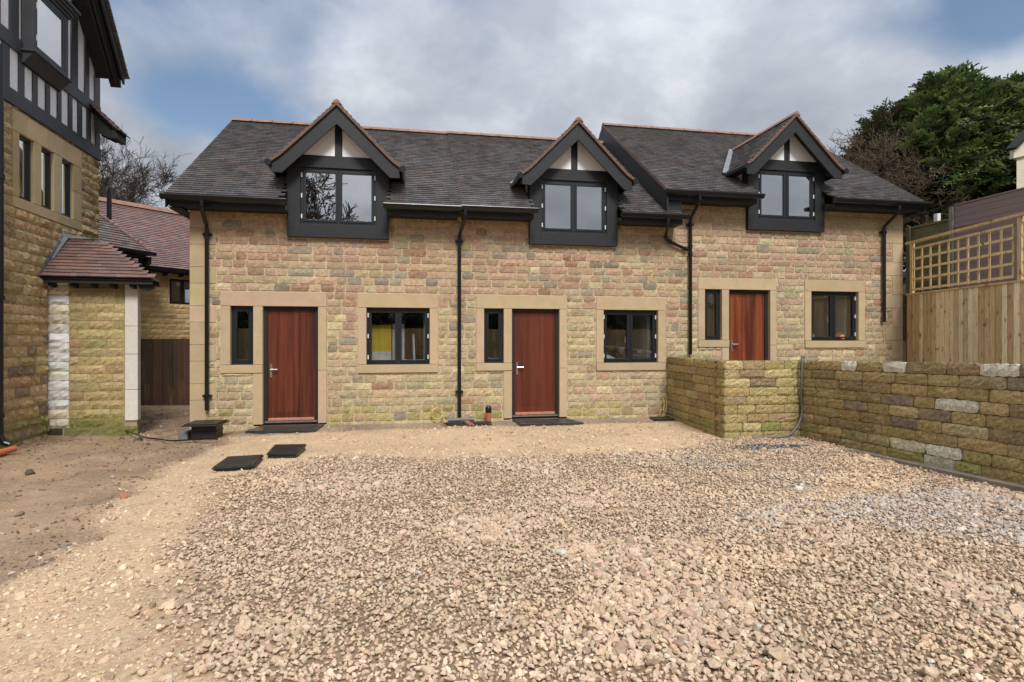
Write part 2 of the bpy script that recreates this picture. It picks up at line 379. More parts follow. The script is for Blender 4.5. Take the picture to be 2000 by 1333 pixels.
# ------------------------------------------------------------------ roof tiles
TILE = [(5, (.118, .112, .110)), (4, (.142, .130, .125)), (2.4, (.088, .085, .087)), (1.2, (.150, .122, .110)), (.25, (.15, .10, .08))]
RED = [(5, (.22, .130, .112)), (3, (.195, .115, .100)), (2, (.185, .130, .120)), (1.4, (.165, .135, .13)), (.8, (.26, .15, .12))]
GREYRED = [(4, (.19, .135, .125)), (4, (.18, .145, .14)), (2, (.19, .10, .085)), (2, (.12, .10, .10))]
def tiles(mb, P, ud, sdv, L, S, pal, gauge=.1, tw=.165, keep=None, th=.022, r=rng, lap=1.45, tilt=.028):
    P = Vector(P); ud = Vector(ud).normalized(); sdv = Vector(sdv).normalized(); n = ud.cross(sdv).normalized()
    if n.z < 0: n = -n
    rows = int(S/gauge+.5)
    for j in range(rows):
        v0 = j*gauge; off = (tw/2 if j % 2 else 0)
        k = 0; u = -off
        while u < L-.01:
            a, b = max(0, u), min(L, u+tw-.003); u += tw
            if b-a < .02: continue
            vm = v0+gauge*.5; pm = P+ud*((a+b)/2)+sdv*vm
            if keep and not keep(pm): continue
            v1 = min(v0+gauge*lap, S+.02); dv_ = r.uniform(-.003, .003); lift = tilt+r.uniform(-.0025, .003)
            tl = r.uniform(-.0015, .0015)
            A = P+ud*a+sdv*(v0+dv_)+n*(lift+tl); B = P+ud*b+sdv*(v0+dv_)+n*(lift-tl); C = P+ud*b+sdv*v1+n*(.002-tl); D = P+ud*a+sdv*v1+n*(.002+tl)
            e = n*(-th)
            if v1-v0 < .03: continue
            mb.add([tuple(x) for x in (A, B, C, D, A+e, B+e, C+e, D+e)], [(0, 1, 2, 3), (4, 5, 1, 0), (5, 6, 2, 1), (7, 4, 0, 3), (7, 6, 5, 4)], jit(pick(pal, r), .14, r))
def ridge_tiles(mb, a, b, seg=.45, w=.13, h=.075):
    a = Vector(a); b = Vector(b); d = (b-a); L = d.length; d.normalize(); s = d.cross(Vector((0, 0, 1))).normalized()
    n = max(1, round(L/seg)); q = L/n
    for i in range(n):
        p0 = a+d*(i*q+.004); p1 = a+d*((i+1)*q-.004); col = jit((1, 1, 1), .25)
        for (pa, pb, k) in ((p0, p1-d*.05, 1.0), (p1-d*.05, p1, 1.10)):
            prof = [(-w*k, -h*.95), (-w*.55*k, h*.15*k), (0, h*.6*k), (w*.55*k, h*.15*k), (w*k, -h*.95), (0, -h*.3)]
            vs = [tuple(pa+s*x+Vector((0, 0, z))) for x, z in prof]+[tuple(pb+s*x+Vector((0, 0, z))) for x, z in prof]
            mb.add(vs, [(0, 1, 7, 6), (1, 2, 8, 7), (2, 3, 9, 8), (3, 4, 10, 9), (4, 5, 11, 10), (5, 0, 6, 11), (5, 4, 3, 2, 1, 0), (6, 7, 8, 9, 10, 11)], col)

# ------------------------------------------------------------------ the terrace of three cottages
Y0 = 10.90; PITCH = .705; EY = 10.50; RY = 14.20
def ff(u, w, z): return (u, Y0-w, z)        # facade frame
units = [dict(x0=-3.78, x1=.96, dz=0, dx=0, wx=0, cx=-1.25, e=4.0, mat='door1'),
         dict(x0=.96, x1=5.34, dz=0, dx=4.565, wx=4.62, cx=3.22, e=4.02, mat='door2'),
         dict(x0=5.34, x1=10.82, dz=.445, dx=9.18, wx=9.30, cx=7.89, e=4.5, mat='door3')]
allholes = []
for U in units:
    dx, wx, dz, cx = U['dx'], U['wx'], U['dz'], U['cx']
    U['surr'] = [(-3.28+dx, -1.47+dx, .91+dz, 2.365+dz), (-2.74+dx, -1.47+dx, -.05+dz, .91+dz), (-.92+wx, .565+wx, .91+dz-.02, 2.365+dz)]
    U['dorm'] = (cx-.9, cx+.9, 3.375+dz, 6)
    allholes += U['surr']+[U['dorm']]
# quoins left and right
quoins = []; z = -.25; k = 0
while z < 3.93:
    h = .40 if k % 2 else .29
    quoins.append((-3.78, -3.78+(.245 if k % 2 else .42), z, min(z+h, 3.93))); z += h; k += 1
z = .35; 
while z < 4.42:
    h = .42 if k % 2 else .30
    quoins.append((10.82-(.26 if k % 2 else .44), 10.82, z, min(z+h, 4.42))); z += h; k += 1
rects = field(-3.78, 10.82, -.30, 4.45, .143, (.17, .36), allholes+quoins)
houses = []
hn = [('stone cottage at the left end of the terrace with a tree reflected in its dormer', ),
      ('middle stone cottage between two downpipes with its roof running under the taller roof', ),
      ('right hand stone cottage with the highest ridge behind the low stone wall', )]
for i, U in enumerate(units):
    houses.append(thing('stone_cottage', ((U['x0']+U['x1'])/2, Y0, U['dz']), hn[i][0], 'house', 'stone cottages in a terrace'))
for i, U in enumerate(units):
    H = houses[i]; x0, x1, dz, dx, wx, cx, e = (U[k] for k in ('x0', 'x1', 'dz', 'dx', 'wx', 'cx', 'e'))
    top = e-.09
    # outer stone skin
    mb = MB()
    mine = [q for q in rects if x0 <= (q[0]+q[1])/2 < x1 and (q[2]+q[3])/2 < top+.02]
    mine = [(a, b, c, min(d, top+.03)) for a, b, c, d in mine]
    stones(mb, ff, mine, facade_pal, depth=.012, joint=.0085, rough=1.15)
    if i == 0:       # left gable
        def fg(u, w, z): return (-3.78-w, 17.6-u, z)
        gr = field(0, 6.7, -.3, 6.4, .143, (.17, .36), poly=lambda u, z: z < 3.95+.705*(min(u-.0, 6.7-u)+.05))
        stones(mb, fg, gr, facade_pal, cell=.08)
    if i == 2:
        def fg2(u, w, z): return (10.82+w, 10.9+u, z)
        gr = field(0, 6.7, 0, 6.9, .143, (.17, .36), poly=lambda u, z: z < 4.4+.705*(min(u, 6.7-u)+.05))
        stones(mb, fg2, gr, facade_pal, cell=.1)
    wall = mb.build('wall', 'stone', H)
    mb = MB(); bh = [h for h in U['surr']]+[(cx-.9, cx+.9, 3.375+dz, 7)]
    backing(mb, ff, x0+(.0 if i else .02), x1-(.0 if i < 2 else .02), -.4, top+.04, bh, .0, -.25)
    # gables, back wall, party walls
    def gable(xa, xb, lo, eh):
        mb.prism([(xa, 11.15, lo), (xa, 17.6, lo), (xa, 17.6, eh-.03), (xa, RY, eh+PITCH*(RY-EY)-.12), (xa, 11.15, eh+PITCH*.65-.12)], (xb-xa, 0, 0))
    if i == 0: gable(-3.77, -3.55, -.4, 4.0)
    gable(x1-.22, x1-.01, -.4, e)
    mb.box(x0+.02, x1-.02, 17.35, 17.58, -.4, e-.1)
    mb.build('mortar_bed', 'mortar', wall)
    # surrounds
    mb = MB()
    def bl(a, b, c, d, w=.016, dep=-.13): block(mb, ff, a, b, c, d, dep, w, jit(pick(DRESS), .05))
    if i == 0:
        bl(-3.28, -1.47, 2.115, 2.365); bl(-3.28, -3.12, 1.06, 2.115)
    else:
        bl(-3.28+dx, -1.47+dx, 2.115+dz, 2.365+dz); bl(-3.28+dx, -3.12+dx, 1.06+dz, 2.115+dz)
    bl(-2.74+dx, -2.575+dx, .91+dz+.15, 2.115+dz); bl(-3.28+dx, -2.575+dx, .91+dz, 1.06+dz, .03)
    bl(-2.74+dx, -2.575+dx, -.02+dz, .91+dz); bl(-1.625+dx, -1.47+dx, -.02+dz, .95+dz); bl(-1.625+dx, -1.47+dx, .95+dz, 2.115+dz)
    mb.build('door_surround', 'dressed', H, bevel=.004)
    mb = MB()
    bl(-.92+wx, .565+wx, 2.11+dz, 2.365+dz); bl(-.92+wx, -.76+wx, 1.045+dz, 2.11+dz); bl(.40+wx, .565+wx, 1.045+dz, 2.11+dz); bl(-.92+wx, .565+wx, .89+dz, 1.045+dz, .035)
    mb.build('window_surround', 'dressed', H, bevel=.004)
    if i != 1:
        mb = MB()
        for (a, b, c, d) in quoins:
            if (a < 0) == (i == 0): block(mb, ff, a-(.012 if i == 0 else 0), b+(.012 if i == 2 else 0), c, d, -.24, .012, jit(pick(DRESS), .07))
        mb.build('quoin', 'dressed', H, bevel=.004)
    # door
    YF = Y0+.07
    xa, xb = -2.575+dx, -1.625+dx; zb, zt = dz, 2.115+dz
    mb = MB(); fw = .062
    mb.box(xa, xa+fw, YF, YF+.09, zb, zt); mb.box(xb-fw, xb, YF, YF+.09, zb, zt); mb.box(xa+fw, xb-fw, YF, YF+.09, zt-fw, zt)
    mb.build('door_frame', 'black', H, bevel=.003)
    mb = MB(); pa, pb = xa+fw+.002, xb-fw-.002; zt2 = zt-fw-.003; zb2 = zb+.085
    yd = YF+.028; npl = 6
    mb.box(pa, pa+.035, yd, yd+.04, zb2, zt2, (.8, .8, .8)); mb.box(pb-.035, pb, yd, yd+.04, zb2, zt2, (.85, .85, .85))
    mb.box(pa+.036, pb-.036, yd+.001, yd+.04, zb2, zb2+.10, (.75, .75, .75) if i != 1 else (1.1, 1.1, 1.1)); mb.box(pa+.036, pb-.036, yd+.001, yd+.04, zt2-.07, zt2, (1.15, 1.15, 1.15))
    w_ = (pb-pa-.072)/npl
    for q in range(npl):
        k_ = rng.uniform(.72, 1.25) if i != 1 else rng.uniform(.92, 1.08)
        mb.box(pa+.036+q*w_, pa+.036+(q+1)*w_-.002, yd+.004, yd+.04, zb2+.101, zt2-.071, (k_, k_, k_))
    door = mb.build('door', U['mat'], H)
    MB().box(pa+.01, pb-.01, yd-.045, yd-.001, zb+.035, zb+.084).build('weather_bar', 'pinkwood', door, bevel=.006)
    MB().box(xa+.02, xb-.02, YF-.02, YF+.09, zb-.002, zb+.028).build('threshold', 'sill_alu', H)
    mb = MB(); hz = .97+dz
    hx = pa+.055
    mb.box(hx-.018, hx+.018, yd-.012, yd-.001, hz-.15, hz+.10); mb.tube([(hx, yd-.012, hz), (hx, yd-.055, hz)], .010, 8); mb.tube([(hx-.005, yd-.055, hz), (hx+.12, yd-.058, hz)], .0105, 8)
    mb.tube([(hx, yd-.02, hz-.10), (hx, yd-.003, hz-.10)], .012, 8)
    mb.build('handle', 'metal', door, smooth=False)
    # sidelight and ground floor window
    def casement(a, b, c, d, lights, par, nm, glass, yf, hingeside=True, handle_at=None, sub=True, fw=.05, sw=.038):
        mb = MB()
        mb.box(a, a+fw, yf, yf+.07, c, d); mb.box(b-fw, b, yf, yf+.07, c, d); mb.box(a+fw, b-fw, yf, yf+.07, c, c+fw); mb.box(a+fw, b-fw, yf, yf+.07, d-fw, d)
        n = lights; inner = (b-a-2*fw); ml = .045
        cells = []
        cw = (inner-(n-1)*ml)/n
        for q in range(n):
            ca = a+fw+q*(cw+ml); cb = ca+cw; cells.append((ca, cb))
            if q: mb.box(ca-ml, ca, yf, yf+.07, c+fw, d-fw)
            # sash, a little proud
            yo = yf-.012; g = .004
            if n > 1 or hingeside:
                mb.box(ca-g, ca+sw, yo, yf+.05, c+fw-g, d-fw+g); mb.box(cb-sw, cb+g, yo, yf+.05, c+fw-g, d-fw+g)
                mb.box(ca+sw, cb-sw, yo, yf+.05, c+fw-g, c+fw+sw); mb.box(ca+sw, cb-sw, yo, yf+.05, d-fw-sw, d-fw+g)
        fo = mb.build(nm, 'upvc', par, bevel=.003)
        lv = fo if sub else par
        for (ca, cb) in cells:
            MB().box(ca+sw-.004, cb-sw+.004, yf+.015, yf+.022, c+fw+sw-.004, d-fw-sw+.004).build('pane', glass, lv)
        if n > 1:
            for hx_, sg in ((a+fw*.5, 1), (b-fw*.5, -1)):
                for hz_ in (c+.14, (c+d)/2, d-.14):
                    MB().box(hx_-.011, hx_+.011, yf-.02, yf-.0005, hz_-.04, hz_+.04).build('hinge', 'hinge', lv)
            hx_ = cells[0][1]-sw*.0-.005
            mb = MB(); mb.box(cells[0][1]-.028, cells[0][1]-.008, yf+.051, yf+.062, (c+d)/2-.11, (c+d)/2+.02); mb.tube([(cells[0][1]-.05, yf+.07, (c+d)/2-.12), (cells[0][1]-.048, yf+.07, (c+d)/2-.02), (cells[0][1]-.02, yf+.06, (c+d)/2)], .009, 6)
            mb.build('handle', 'hinge', lv)
        return fo
    casement(-3.12+dx, -2.74+dx, 1.06+dz, 2.115+dz, 1, H, 'window', 'glass', Y0+.07, fw=.055)
    casement(-.76+wx, .40+wx, 1.045+dz, 2.11+dz, 2, H, 'window', 'glass', Y0+.07)
    # interior shells
    mb = MB(); za, zc = dz-.02, dz+2.42; xA, xB = x0+.26, x1-.26
    mb.box(xA, xB, 14.6, 14.66, za, zc); mb.box(xA-.05, xA, 11.16, 14.6, za, zc); mb.box(xB, xB+.05, 11.16, 14.6, za, zc)
    mb.box(-1.28+dx, -1.2+dx, 11.16, 13.3, za, zc)
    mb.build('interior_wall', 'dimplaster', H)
    MB().box(xA, xB, 11.14, 14.6, zc, zc+.05).build('ceiling', 'dimplaster', H)
    MB().box(xA, xB, 11.14, 14.6, za-.05, za).build('interior_floor', 'floorboard', H)
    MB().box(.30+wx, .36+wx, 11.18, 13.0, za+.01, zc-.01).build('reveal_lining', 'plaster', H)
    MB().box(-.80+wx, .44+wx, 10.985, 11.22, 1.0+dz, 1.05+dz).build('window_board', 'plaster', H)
    # ------------- dormer
    YD = 10.80; zb_ = 3.375+dz; A = 5.73+dz
    mb = MB()
    wl, wr, wb, wt = cx-.67, cx+.67, 3.61+dz, 4.64+dz
    mb.box(cx-.9, wl, YD, Y0+.05, zb_, 4.64+dz); mb.box(wr, cx+.9, YD, Y0+.05, zb_, 4.64+dz); mb.box(wl, wr, YD, Y0+.05, zb_, wb)
    mb.box(cx-.9, cx+.9, YD-.004, Y0+.05, 4.641+dz, 4.86+dz)
    mb.box(cx-.066, cx+.066, YD-.003, Y0+.03, 4.861+dz, 5.42+dz)
    # corner posts going back to the roof
    mb.box(cx-.895, cx-.84, Y0+.051, Y0+.14, zb_+.4, 4.80+dz); mb.box(cx+.84, cx+.895, Y0+.051, Y0+.14, zb_+.4, 4.80+dz)
    dm = mb.build('dormer', 'black', H, bevel=.003)
    def zd(ax): return A-ax*1.0 if ax < .95 else A-.95-(ax-.95)*.72
    def mainz(Y): return e+PITCH*(Y-EY)
    def yend(zv): return EY+(zv-e)/PITCH
    # white gable panels
    for s_ in (-1, 1):
        mb = MB(); mb.prism([(cx+s_*.04, YD+.006, 4.862+dz), (cx+s_*.78, YD+.006, 4.862+dz), (cx+s_*.04, YD+.006, 5.60+dz)], (0, .03, 0)); mb.build('gable_panel', 'white', dm)
        # bargeboard
        o, i_ = -.055, -.37
        pts = [(0, A+o), (.95, A-.95+o), (1.10, A-1.055+o), (1.10, 4.45+dz), (.93, 4.44+dz), (0, A+i_)]
        mb = MB(); mb.prism([(cx+s_*x, EY+.03, z_) for x, z_ in pts], (0, .035, 0)); mb.build('bargeboard', 'black', dm, bevel=.002)
        # sloping soffit behind the bargeboard and flat eaves soffit
        mb = MB()
        mb.prism([(cx+s_*.0, EY+.066, A-.10), (cx+s_*.95, EY+.066, A-1.05), (cx+s_*1.10, EY+.066, A-1.17), (cx+s_*1.06, EY+.066, A-1.19), (cx+s_*.92, EY+.066, A-1.08), (cx, EY+.066, A-.16)], (0, .42, 0))
        mb.prism([(cx+s_*.9, EY+.07, 4.60+dz), (cx+s_*1.09, EY+.07, 4.585+dz), (cx+s_*1.09, EY+.07, 4.62+dz), (cx+s_*.9, EY+.07, 4.66+dz)], (0, yend(4.62+dz)-EY+.0, 0))
        mb.build('soffit', 'soffit', dm)
        # cheek
        yb = yend(4.75+dz)
        mb = MB(); mb.prism([(cx+s_*.87, Y0+.06, mainz(Y0+.06)-.25), (cx+s_*.87, Y0+.06, 4.75+dz), (cx+s_*.87, yb+.1, 4.75+dz), (cx+s_*.87, yb+.25, mainz(yb+.25)-.25)], (s_*.02, 0, 0)); mb.build('cheek', 'white', dm)
        # gutter
        mb = MB(); gx = cx+s_*1.15; mb.tube([(gx, EY-.0, 4.60+dz), (gx, yend(4.6+dz)+.02, 4.60+dz)], .05, 10); mb.tube([(gx, EY-.03, 4.60+dz), (gx, EY+.0, 4.60+dz)], .06, 10)
        mb.build('gutter', 'pipe', dm, smooth=False)
    # dormer roof: tiles on two pitches each side
    mb = MB()
    for s_ in (-1, 1):
        P = (cx+s_*.95, EY, A-.95); keepf = lambda p: p.z+.03 > mainz(p.y)
        tiles(mb, P, (0, 1, 0), (-s_, 0, 1.0), 3.2, .95*math.sqrt(2)-.04, TILE, keep=keepf)
        P2 = (cx+s_*1.14, EY, A-.95-.19*.72)
        tiles(mb, P2, (0, 1, 0), (-s_, 0, .72), 2.4, .235, TILE, keep=keepf, lap=1.3)
    dr = mb.build('dormer_roof', 'tile', dm)
    mb = MB()
    for s_ in (-1, 1):   # underlay boards below the tiles, and terracotta-brown verge edge
        mb.prism([(cx+s_*.0, EY+.02, A-.03), (cx+s_*.95, EY+.02, A-.98), (cx+s_*.95, EY+.02, A-1.01), (cx, EY+.02, A-.06)], (0, 1.15, 0))
    mb.build('roof_board', 'deck', dm)
    mb = MB()
    for s_ in (-1, 1):
        for k_ in range(14):
            t0 = k_/14*.99; t1 = (k_+1)/14*.99; ax0, ax1 = t0*1.15, t1*1.15
            mb.prism([(cx+s_*ax0, EY-.012, zd(ax0)+.005), (cx+s_*ax1, EY-.012, zd(ax1)+.012), (cx+s_*ax1, EY-.012, zd(ax1)-.048), (cx+s_*ax0, EY-.012, zd(ax0)-.050)], (0, .04, 0), jit((1, 1, 1), .2))
    mb.build('verge', 'verge', dm)
    mb = MB(); ridge_tiles(mb, (cx, EY-.015, A+.02), (cx, yend(A)+.10, A+.02), seg=.42, w=.09, h=.06); mb.build('ridge_tile', 'ridge', dm)
    mb = MB()
    for s_ in (-1, 1):   # lead valleys
        a_ = Vector((cx, yend(A)-.02, A+.01)); b_ = Vector((cx+s_*1.12, yend(4.62+dz)-.03, 4.64+dz))
        mb.bar(a_+Vector((s_*.03, 0, .03)), b_+Vector((s_*.03, 0, .03)), .11, .012, up=(0, -.5, 1))
    mb.build('valley', 'lead', dm)
    casement(wl, wr, wb, wt, 2, dm, 'window_frame', 'coated', YD+.03, sub=False)
    # room behind the dormer
    mb = MB(); q0, q1 = cx-.84, cx+.84
    mb.box(q0, q1, 13.4, 13.45, 2.6+dz, 4.8+dz); mb.box(q0-.03, q0, Y0+.06, 13.4, 2.6+dz, 4.8+dz); mb.box(q1, q1+.03, Y0+.06, 13.4, 2.6+dz, 4.8+dz)
    mb.box(q0, q1, Y0+.06, 13.4, 4.8+dz, 4.83+dz); mb.box(q0, q1, 11.16, 13.4, 2.57+dz, 2.6+dz); mb.box(q0, q1, Y0+.06, 11.16, 3.4+dz, 3.44+dz)
    mb.build('dormer_lining', 'plaster', dm)
    # ------------- main roof
    rx0, rx1 = [(-4.03, .96), (.96, 5.34), (5.0, 10.98)][i]
    SL = (RY-EY)*math.sqrt(1+PITCH**2)
    def keepm(p, cx=cx, zd=zd):
        ax = abs(p.x-cx)
        if ax < .9: return p.z > zd(ax)+.02
        if ax < 1.12: return True
        return True
    mb = MB(); tiles(mb, (rx0, EY-.05, e-.035), (1, 0, 0), (0, 1, PITCH), rx1-rx0, SL+.05, TILE, keep=keepm)
    roof = mb.build('roof', 'tile', H)
    mb = MB(); zl = [(rx0+.02, cx-.9), (cx+.9, rx1-.02)]
    def deckstrip(a_, b_, ya):
        mb.prism([(a_, ya, mainz(ya)-.03), (a_, RY, mainz(RY)-.03), (a_, RY, mainz(RY)-.07), (a_, ya, mainz(ya)-.07)], (b_-a_, 0, 0))
    for a_, b_ in zl: deckstrip(a_, b_, EY)
    deckstrip(cx-.9, cx+.9, yend(A)-.1)
    mb.prism([(rx0+.02, RY, mainz(RY)-.02), (rx0+.02, 17.95, mainz(EY)-.02), (rx0+.02, 17.95, mainz(EY)-.07), (rx0+.02, RY, mainz(RY)-.07)], (rx1-rx0-.04, 0, 0))
    mb.build('roof_underlay', 'deck', roof)
    mb = MB(); tiles(mb, (rx1, 17.9, e), (-1, 0, 0), (0, -1, PITCH), rx1-rx0, SL, TILE, gauge=.2, tw=.33); mb.build('rear_slope', 'tile', roof)
    mb = MB(); ridge_tiles(mb, (rx0, RY, mainz(RY)+.04), (rx1, RY, mainz(RY)+.04), w=.12, h=.062); mb.build('ridge_tile', 'ridge', roof)
    # gutters and fascias in two runs, broken by the dormer
    runs = [[(-4.06, -2.07), (-.43, .96)], [(.96, 2.39), (4.05, 5.42)], [(4.98, 7.06), (8.72, 11.02)]][i]
    for a_, b_ in runs:
        gy, gz = EY-.10, e-.085
        prof = [(gy-.058, gz+.035), (gy-.062, gz+.02), (gy-.055, gz-.015), (gy-.03, gz-.045), (gy, gz-.055), (gy+.03, gz-.045), (gy+.052, gz-.015), (gy+.058, gz+.035), (gy+.048, gz+.035), (gy+.042, gz-.01), (gy, gz-.042), (gy-.042, gz-.01), (gy-.048, gz+.035)]
        mb = MB(); mb.prism([(a_, y, z_) for y, z_ in prof], (b_-a_, 0, 0))
        xx = a_+.5
        while xx < b_-.1:
            mb.prism([(xx, y-(.004 if y < gy else 0), z_-.004) for y, z_ in prof[:8]]+[(xx, gy, gz)], (.05, 0, 0)); xx += 1.0
        for xe in (a_, b_): mb.prism([(xe-.006, y, z_) for y, z_ in prof[:8]], (.012, 0, 0))
        mb.build('gutter', 'pipe', H)
        fa, fb = a_+.05, b_-.05
        if i == 0 and a_ < -3: fa = -3.98
        if i == 2 and b_ > 10: fb = 10.95
        MB().box(fa, fb, EY+.02, EY+.045, e-.225, e-.045).build('fascia', 'black', H)
        MB().box(fa, fb, EY+.046, Y0-.02, e-.215, e-.195).build('soffit', 'soffit', H)
    # verges
    def verge(xv, s_, ezz, depth=.20, ya=EY-.02):
        mb = MB(); mz = lambda Y: ezz+PITCH*(Y-EY)
        mb.prism([(xv, ya, mz(ya)-.02), (xv, RY, mz(RY)-.02), (xv, RY, mz(RY)-.02-depth*1.2), (xv, ya, mz(ya)-.02-depth)], (s_*.028, 0, 0))
        mb.prism([(xv, RY+.001, mz(RY)-.02), (xv, 17.9, mz(EY)-.02), (xv, 17.9, mz(EY)-.02-depth), (xv, RY+.001, mz(RY)-.02-depth*1.2)], (s_*.028, 0, 0))
        o = mb.build('bargeboard', 'black', H)
        mb = MB(); n_ = 38
        for k_ in range(n_):
            y0_, y1_ = ya+(RY-ya)*k_/n_, ya+(RY-ya)*(k_+1)/n_
            mb.prism([(xv-s_*.005, y0_, mz(y0_)+.004), (xv-s_*.005, y1_, mz(y1_)-.008), (xv-s_*.005, y1_, mz(y1_)-.05), (xv-s_*.005, y0_, mz(y0_)-.05)], (-s_*.03*-1, 0, 0), jit((1, 1, 1), .2))
        mb.build('verge', 'verge', o)
    if i == 0:
        verge(-4.03, 1, 4.0, .22)
        MB().box(-3.99, -3.79, EY+.05, 17.8, e-.26, e-.235).build('soffit', 'soffit', H)
    if i == 2:
        verge(5.0, 1, 4.5, .40, EY-.06); verge(10.98, -1, 4.5, .2)
        MB().prism([(5.03, EY+.05, 4.14), (5.3, EY+.05, 4.14), (5.3, RY, 6.70), (5.03, RY, 6.70)], (0, .02, -.03)).build('flashing', 'lead', H)
        mb = MB(); mb.prism([(5.30, 10.92, 3.6), (5.30, 17.5, 3.6), (5.30, RY, 6.9), (5.30, 10.92, 4.62)], (.04, 0, 0)); mb.build('step_wall', 'deck', H)
        mb = MB(); mb.box(5.03, 5.36, EY+.05, Y0-.02, 4.02, 4.26); mb.build('box_end', 'black', H)
        MB().box(10.83, 10.96, EY+.05, 17.8, e-.26, e-.235).build('soffit', 'soffit', H)
    # downpipes
    def pipe(gx, px, zbot, shoe=False, ztop=None):
        g = EY-.10; zt_ = ztop or e-.13
        mb = MB(); r_ = .034; pw = Y0-.075
        pts = [(gx, g, zt_), (gx, g, zt_-.10), (gx+(px-gx)*.15, g+.03, zt_-.16), (gx+(px-gx)*.85, pw-.03, zt_-.36), (px, pw, zt_-.43), (px, pw, zbot)]
        mb.tube(pts, r_, 12)
        for zc_ in (zt_-.05, zt_-.09): mb.tube([(gx, g, zc_-.012), (gx, g, zc_+.012)], r_+.009, 12)
        zz_ = [zt_-.50]+([1.75+dz] if False else [])+([.52+dz] if zbot < .6 else [])
        for zc_ in zz_:
            mb.tube([(px, pw, zc_-.03), (px, pw, zc_+.03)], r_+.010, 12); mb.tube([(px, pw, zc_-.014), (px, pw, zc_+.004)], r_+.02, 12)
            mb.box(px-.075, px+.075, pw+.005, Y0-.005, zc_-.022, zc_+.018)
        return mb
    if i == 0: pipe(-3.43, -3.49, .27).build('downpipe', 'pipe', H)
    if i == 1:
        pipe(1.03, .96, .03).build('downpipe', 'pipe', H)
        mb = MB(); g = EY-.10; pw = Y0-.075
        mb.tube([(5.00, g, 3.90), (5.00, g, 3.80), (5.03, g+.04, 3.74), (5.14, pw-.03, 3.62), (5.17, pw, 3.56), (5.24, pw, 3.51), (5.64, pw-.005, 3.35)], .033, 12)
        for p_, q_ in (((5.17, pw, 3.60), (5.19, pw, 3.54)), ((5.22, pw, 3.52), (5.27, pw, 3.50)), ((5.56, pw, 3.385), (5.61, pw, 3.365)), ((5.0, g, 3.83), (5.0, g, 3.85))): mb.tube([p_, q_], .045, 12)
        mb.build('branch_pipe', 'pipe', H)
    if i == 2:
        pipe(5.67, 5.70, 1.21).build('downpipe', 'pipe', H)
        mb = MB()
        for zc_ in (3.42, 3.25): mb.tube([(5.70, Y0-.075, zc_-.04), (5.70, Y0-.075, zc_+.04)], .046, 12)
        mb.build('pipe_collar', 'pipe', H)
        pipe(10.25, 10.29, 1.90).build('downpipe', 'pipe', H)

# things standing behind the glass
t = MB(); t.box(-.70, -.32, 11.26, 11.29, .5, 1.80); t = t.build('insulation_board', 'yellow', loc=(-.5, 11.27, .5)); tag(t, 'yellow insulation board standing behind the ground floor window of the left cottage', 'board')
t = MB(); t.box(-.30, -.07, 11.30, 11.33, .5, 1.82); t.box(-.70, -.32, 11.22, 11.25, .5, 1.28)
t = t.build('foil_sheet', 'foil', loc=(-.3, 11.3, .5)); tag(t, 'silver foil sheet beside the yellow board behind the left cottage window', 'foil sheet')
t = MB(); t.bar((.13, 11.3, .8), (.10, 11.34, 1.62), .03, .03); t = t.build('timber_batten', 'white', loc=(.13, 11.3, .8)); tag(t, 'thin pale batten leaning inside the left cottage window', 'batten')
t = MB(); t.bar((3.85, 11.25, 1.25), (4.35, 11.3, 1.04), .10, .07); t = t.build('plank', 'white', loc=(3.85, 11.25, 1.0)); tag(t, 'pale plank leaning inside the middle cottage ground floor window', 'plank')
t = MB(); bz = 1.496
t.tube([(8.72, 11.07, bz), (8.72, 11.07, bz+.09), (8.72, 11.07, bz+.11), (8.72, 11.07, bz+.16)], [.033, .033, .015, .012], 10); t = t.build('bottle', 'whitepl', loc=(8.72, 11.07, bz)); tag(t, 'small white bottle on the sill inside the right cottage window', 'bottle')
t = MB()
t.tube([(9.38, 11.09, bz), (9.38, 11.09, bz+.04), (9.385, 11.09, bz+.12), (9.37, 11.09, bz+.17)], [.10, .14, .11, .03], 12); t = t.build('bag', 'bag', loc=(9.38, 11.09, bz)); tag(t, 'crumpled orange bag on the sill inside the right cottage window', 'bag')

# ------------------------------------------------------------------ half-timbered house on the left
TO = (-6.239, 12.982); TA = (.05347, -.99856); TN = (.99856, .05347)
def tf(s, o, z): return (TO[0]+TA[0]*s+TN[0]*o, TO[1]+TA[1]*s+TN[1]*o, z)       # s along the wall towards the street, o outwards
T = thing('timbered_house', tf(2, 0, 0), 'tall half timbered house with black and white panels over old sandstone', 'house')
OLD = [(4, (.50, .385, .215)), (3, (.45, .34, .18)), (2, (.37, .28, .155)), (1.5, (.54, .43, .25)), (.6, (.27, .215, .15)), (1, (.50, .355, .19))]
def oldpal(u, z):
    if z < .15 and rng.random() < .6: return (.27, .25, .09)
    return pick(OLD)
LI = [(2.29, 2.68), (1.69, 2.07), (1.03, 1.42)]
SURR = (.72, 2.86, 3.60, 5.14)
mb = MB(); fr_ = lambda u, w, z: tf(u, w, z)
r1 = field(0.0, 6.5, -.45, 5.17, .165, (.20, .46), [SURR, (1.87, 1.86+.01, 0, 2.6)], hvar=.02)
stones(mb, lambda u, w, z: tf(u, w, z), r1, oldpal, depth=.030, rough=1.6)
fe = lambda u, w, z: tf(-w, -u, z)       # the far end wall, turned away
stones(mb, fe, field(0, 4, -.4, 5.1, .165, (.2, .46)), oldpal, cell=.12)
tw_ = mb.build('wall', 'stone', T)
mb = MB(); backing(mb, fr_, .01, 6.5, -.5, 5.17, [SURR], .004, -.35)
mb.hexa([tf(.01, -4, -.5), tf(.01, -.35, -.5), tf(.35, -.35, -.5), tf(.35, -4, -.5), tf(.01, -4, 5.17), tf(.01, -.35, 5.17), tf(.35, -.35, 5.17), tf(.35, -4, 5.17)])
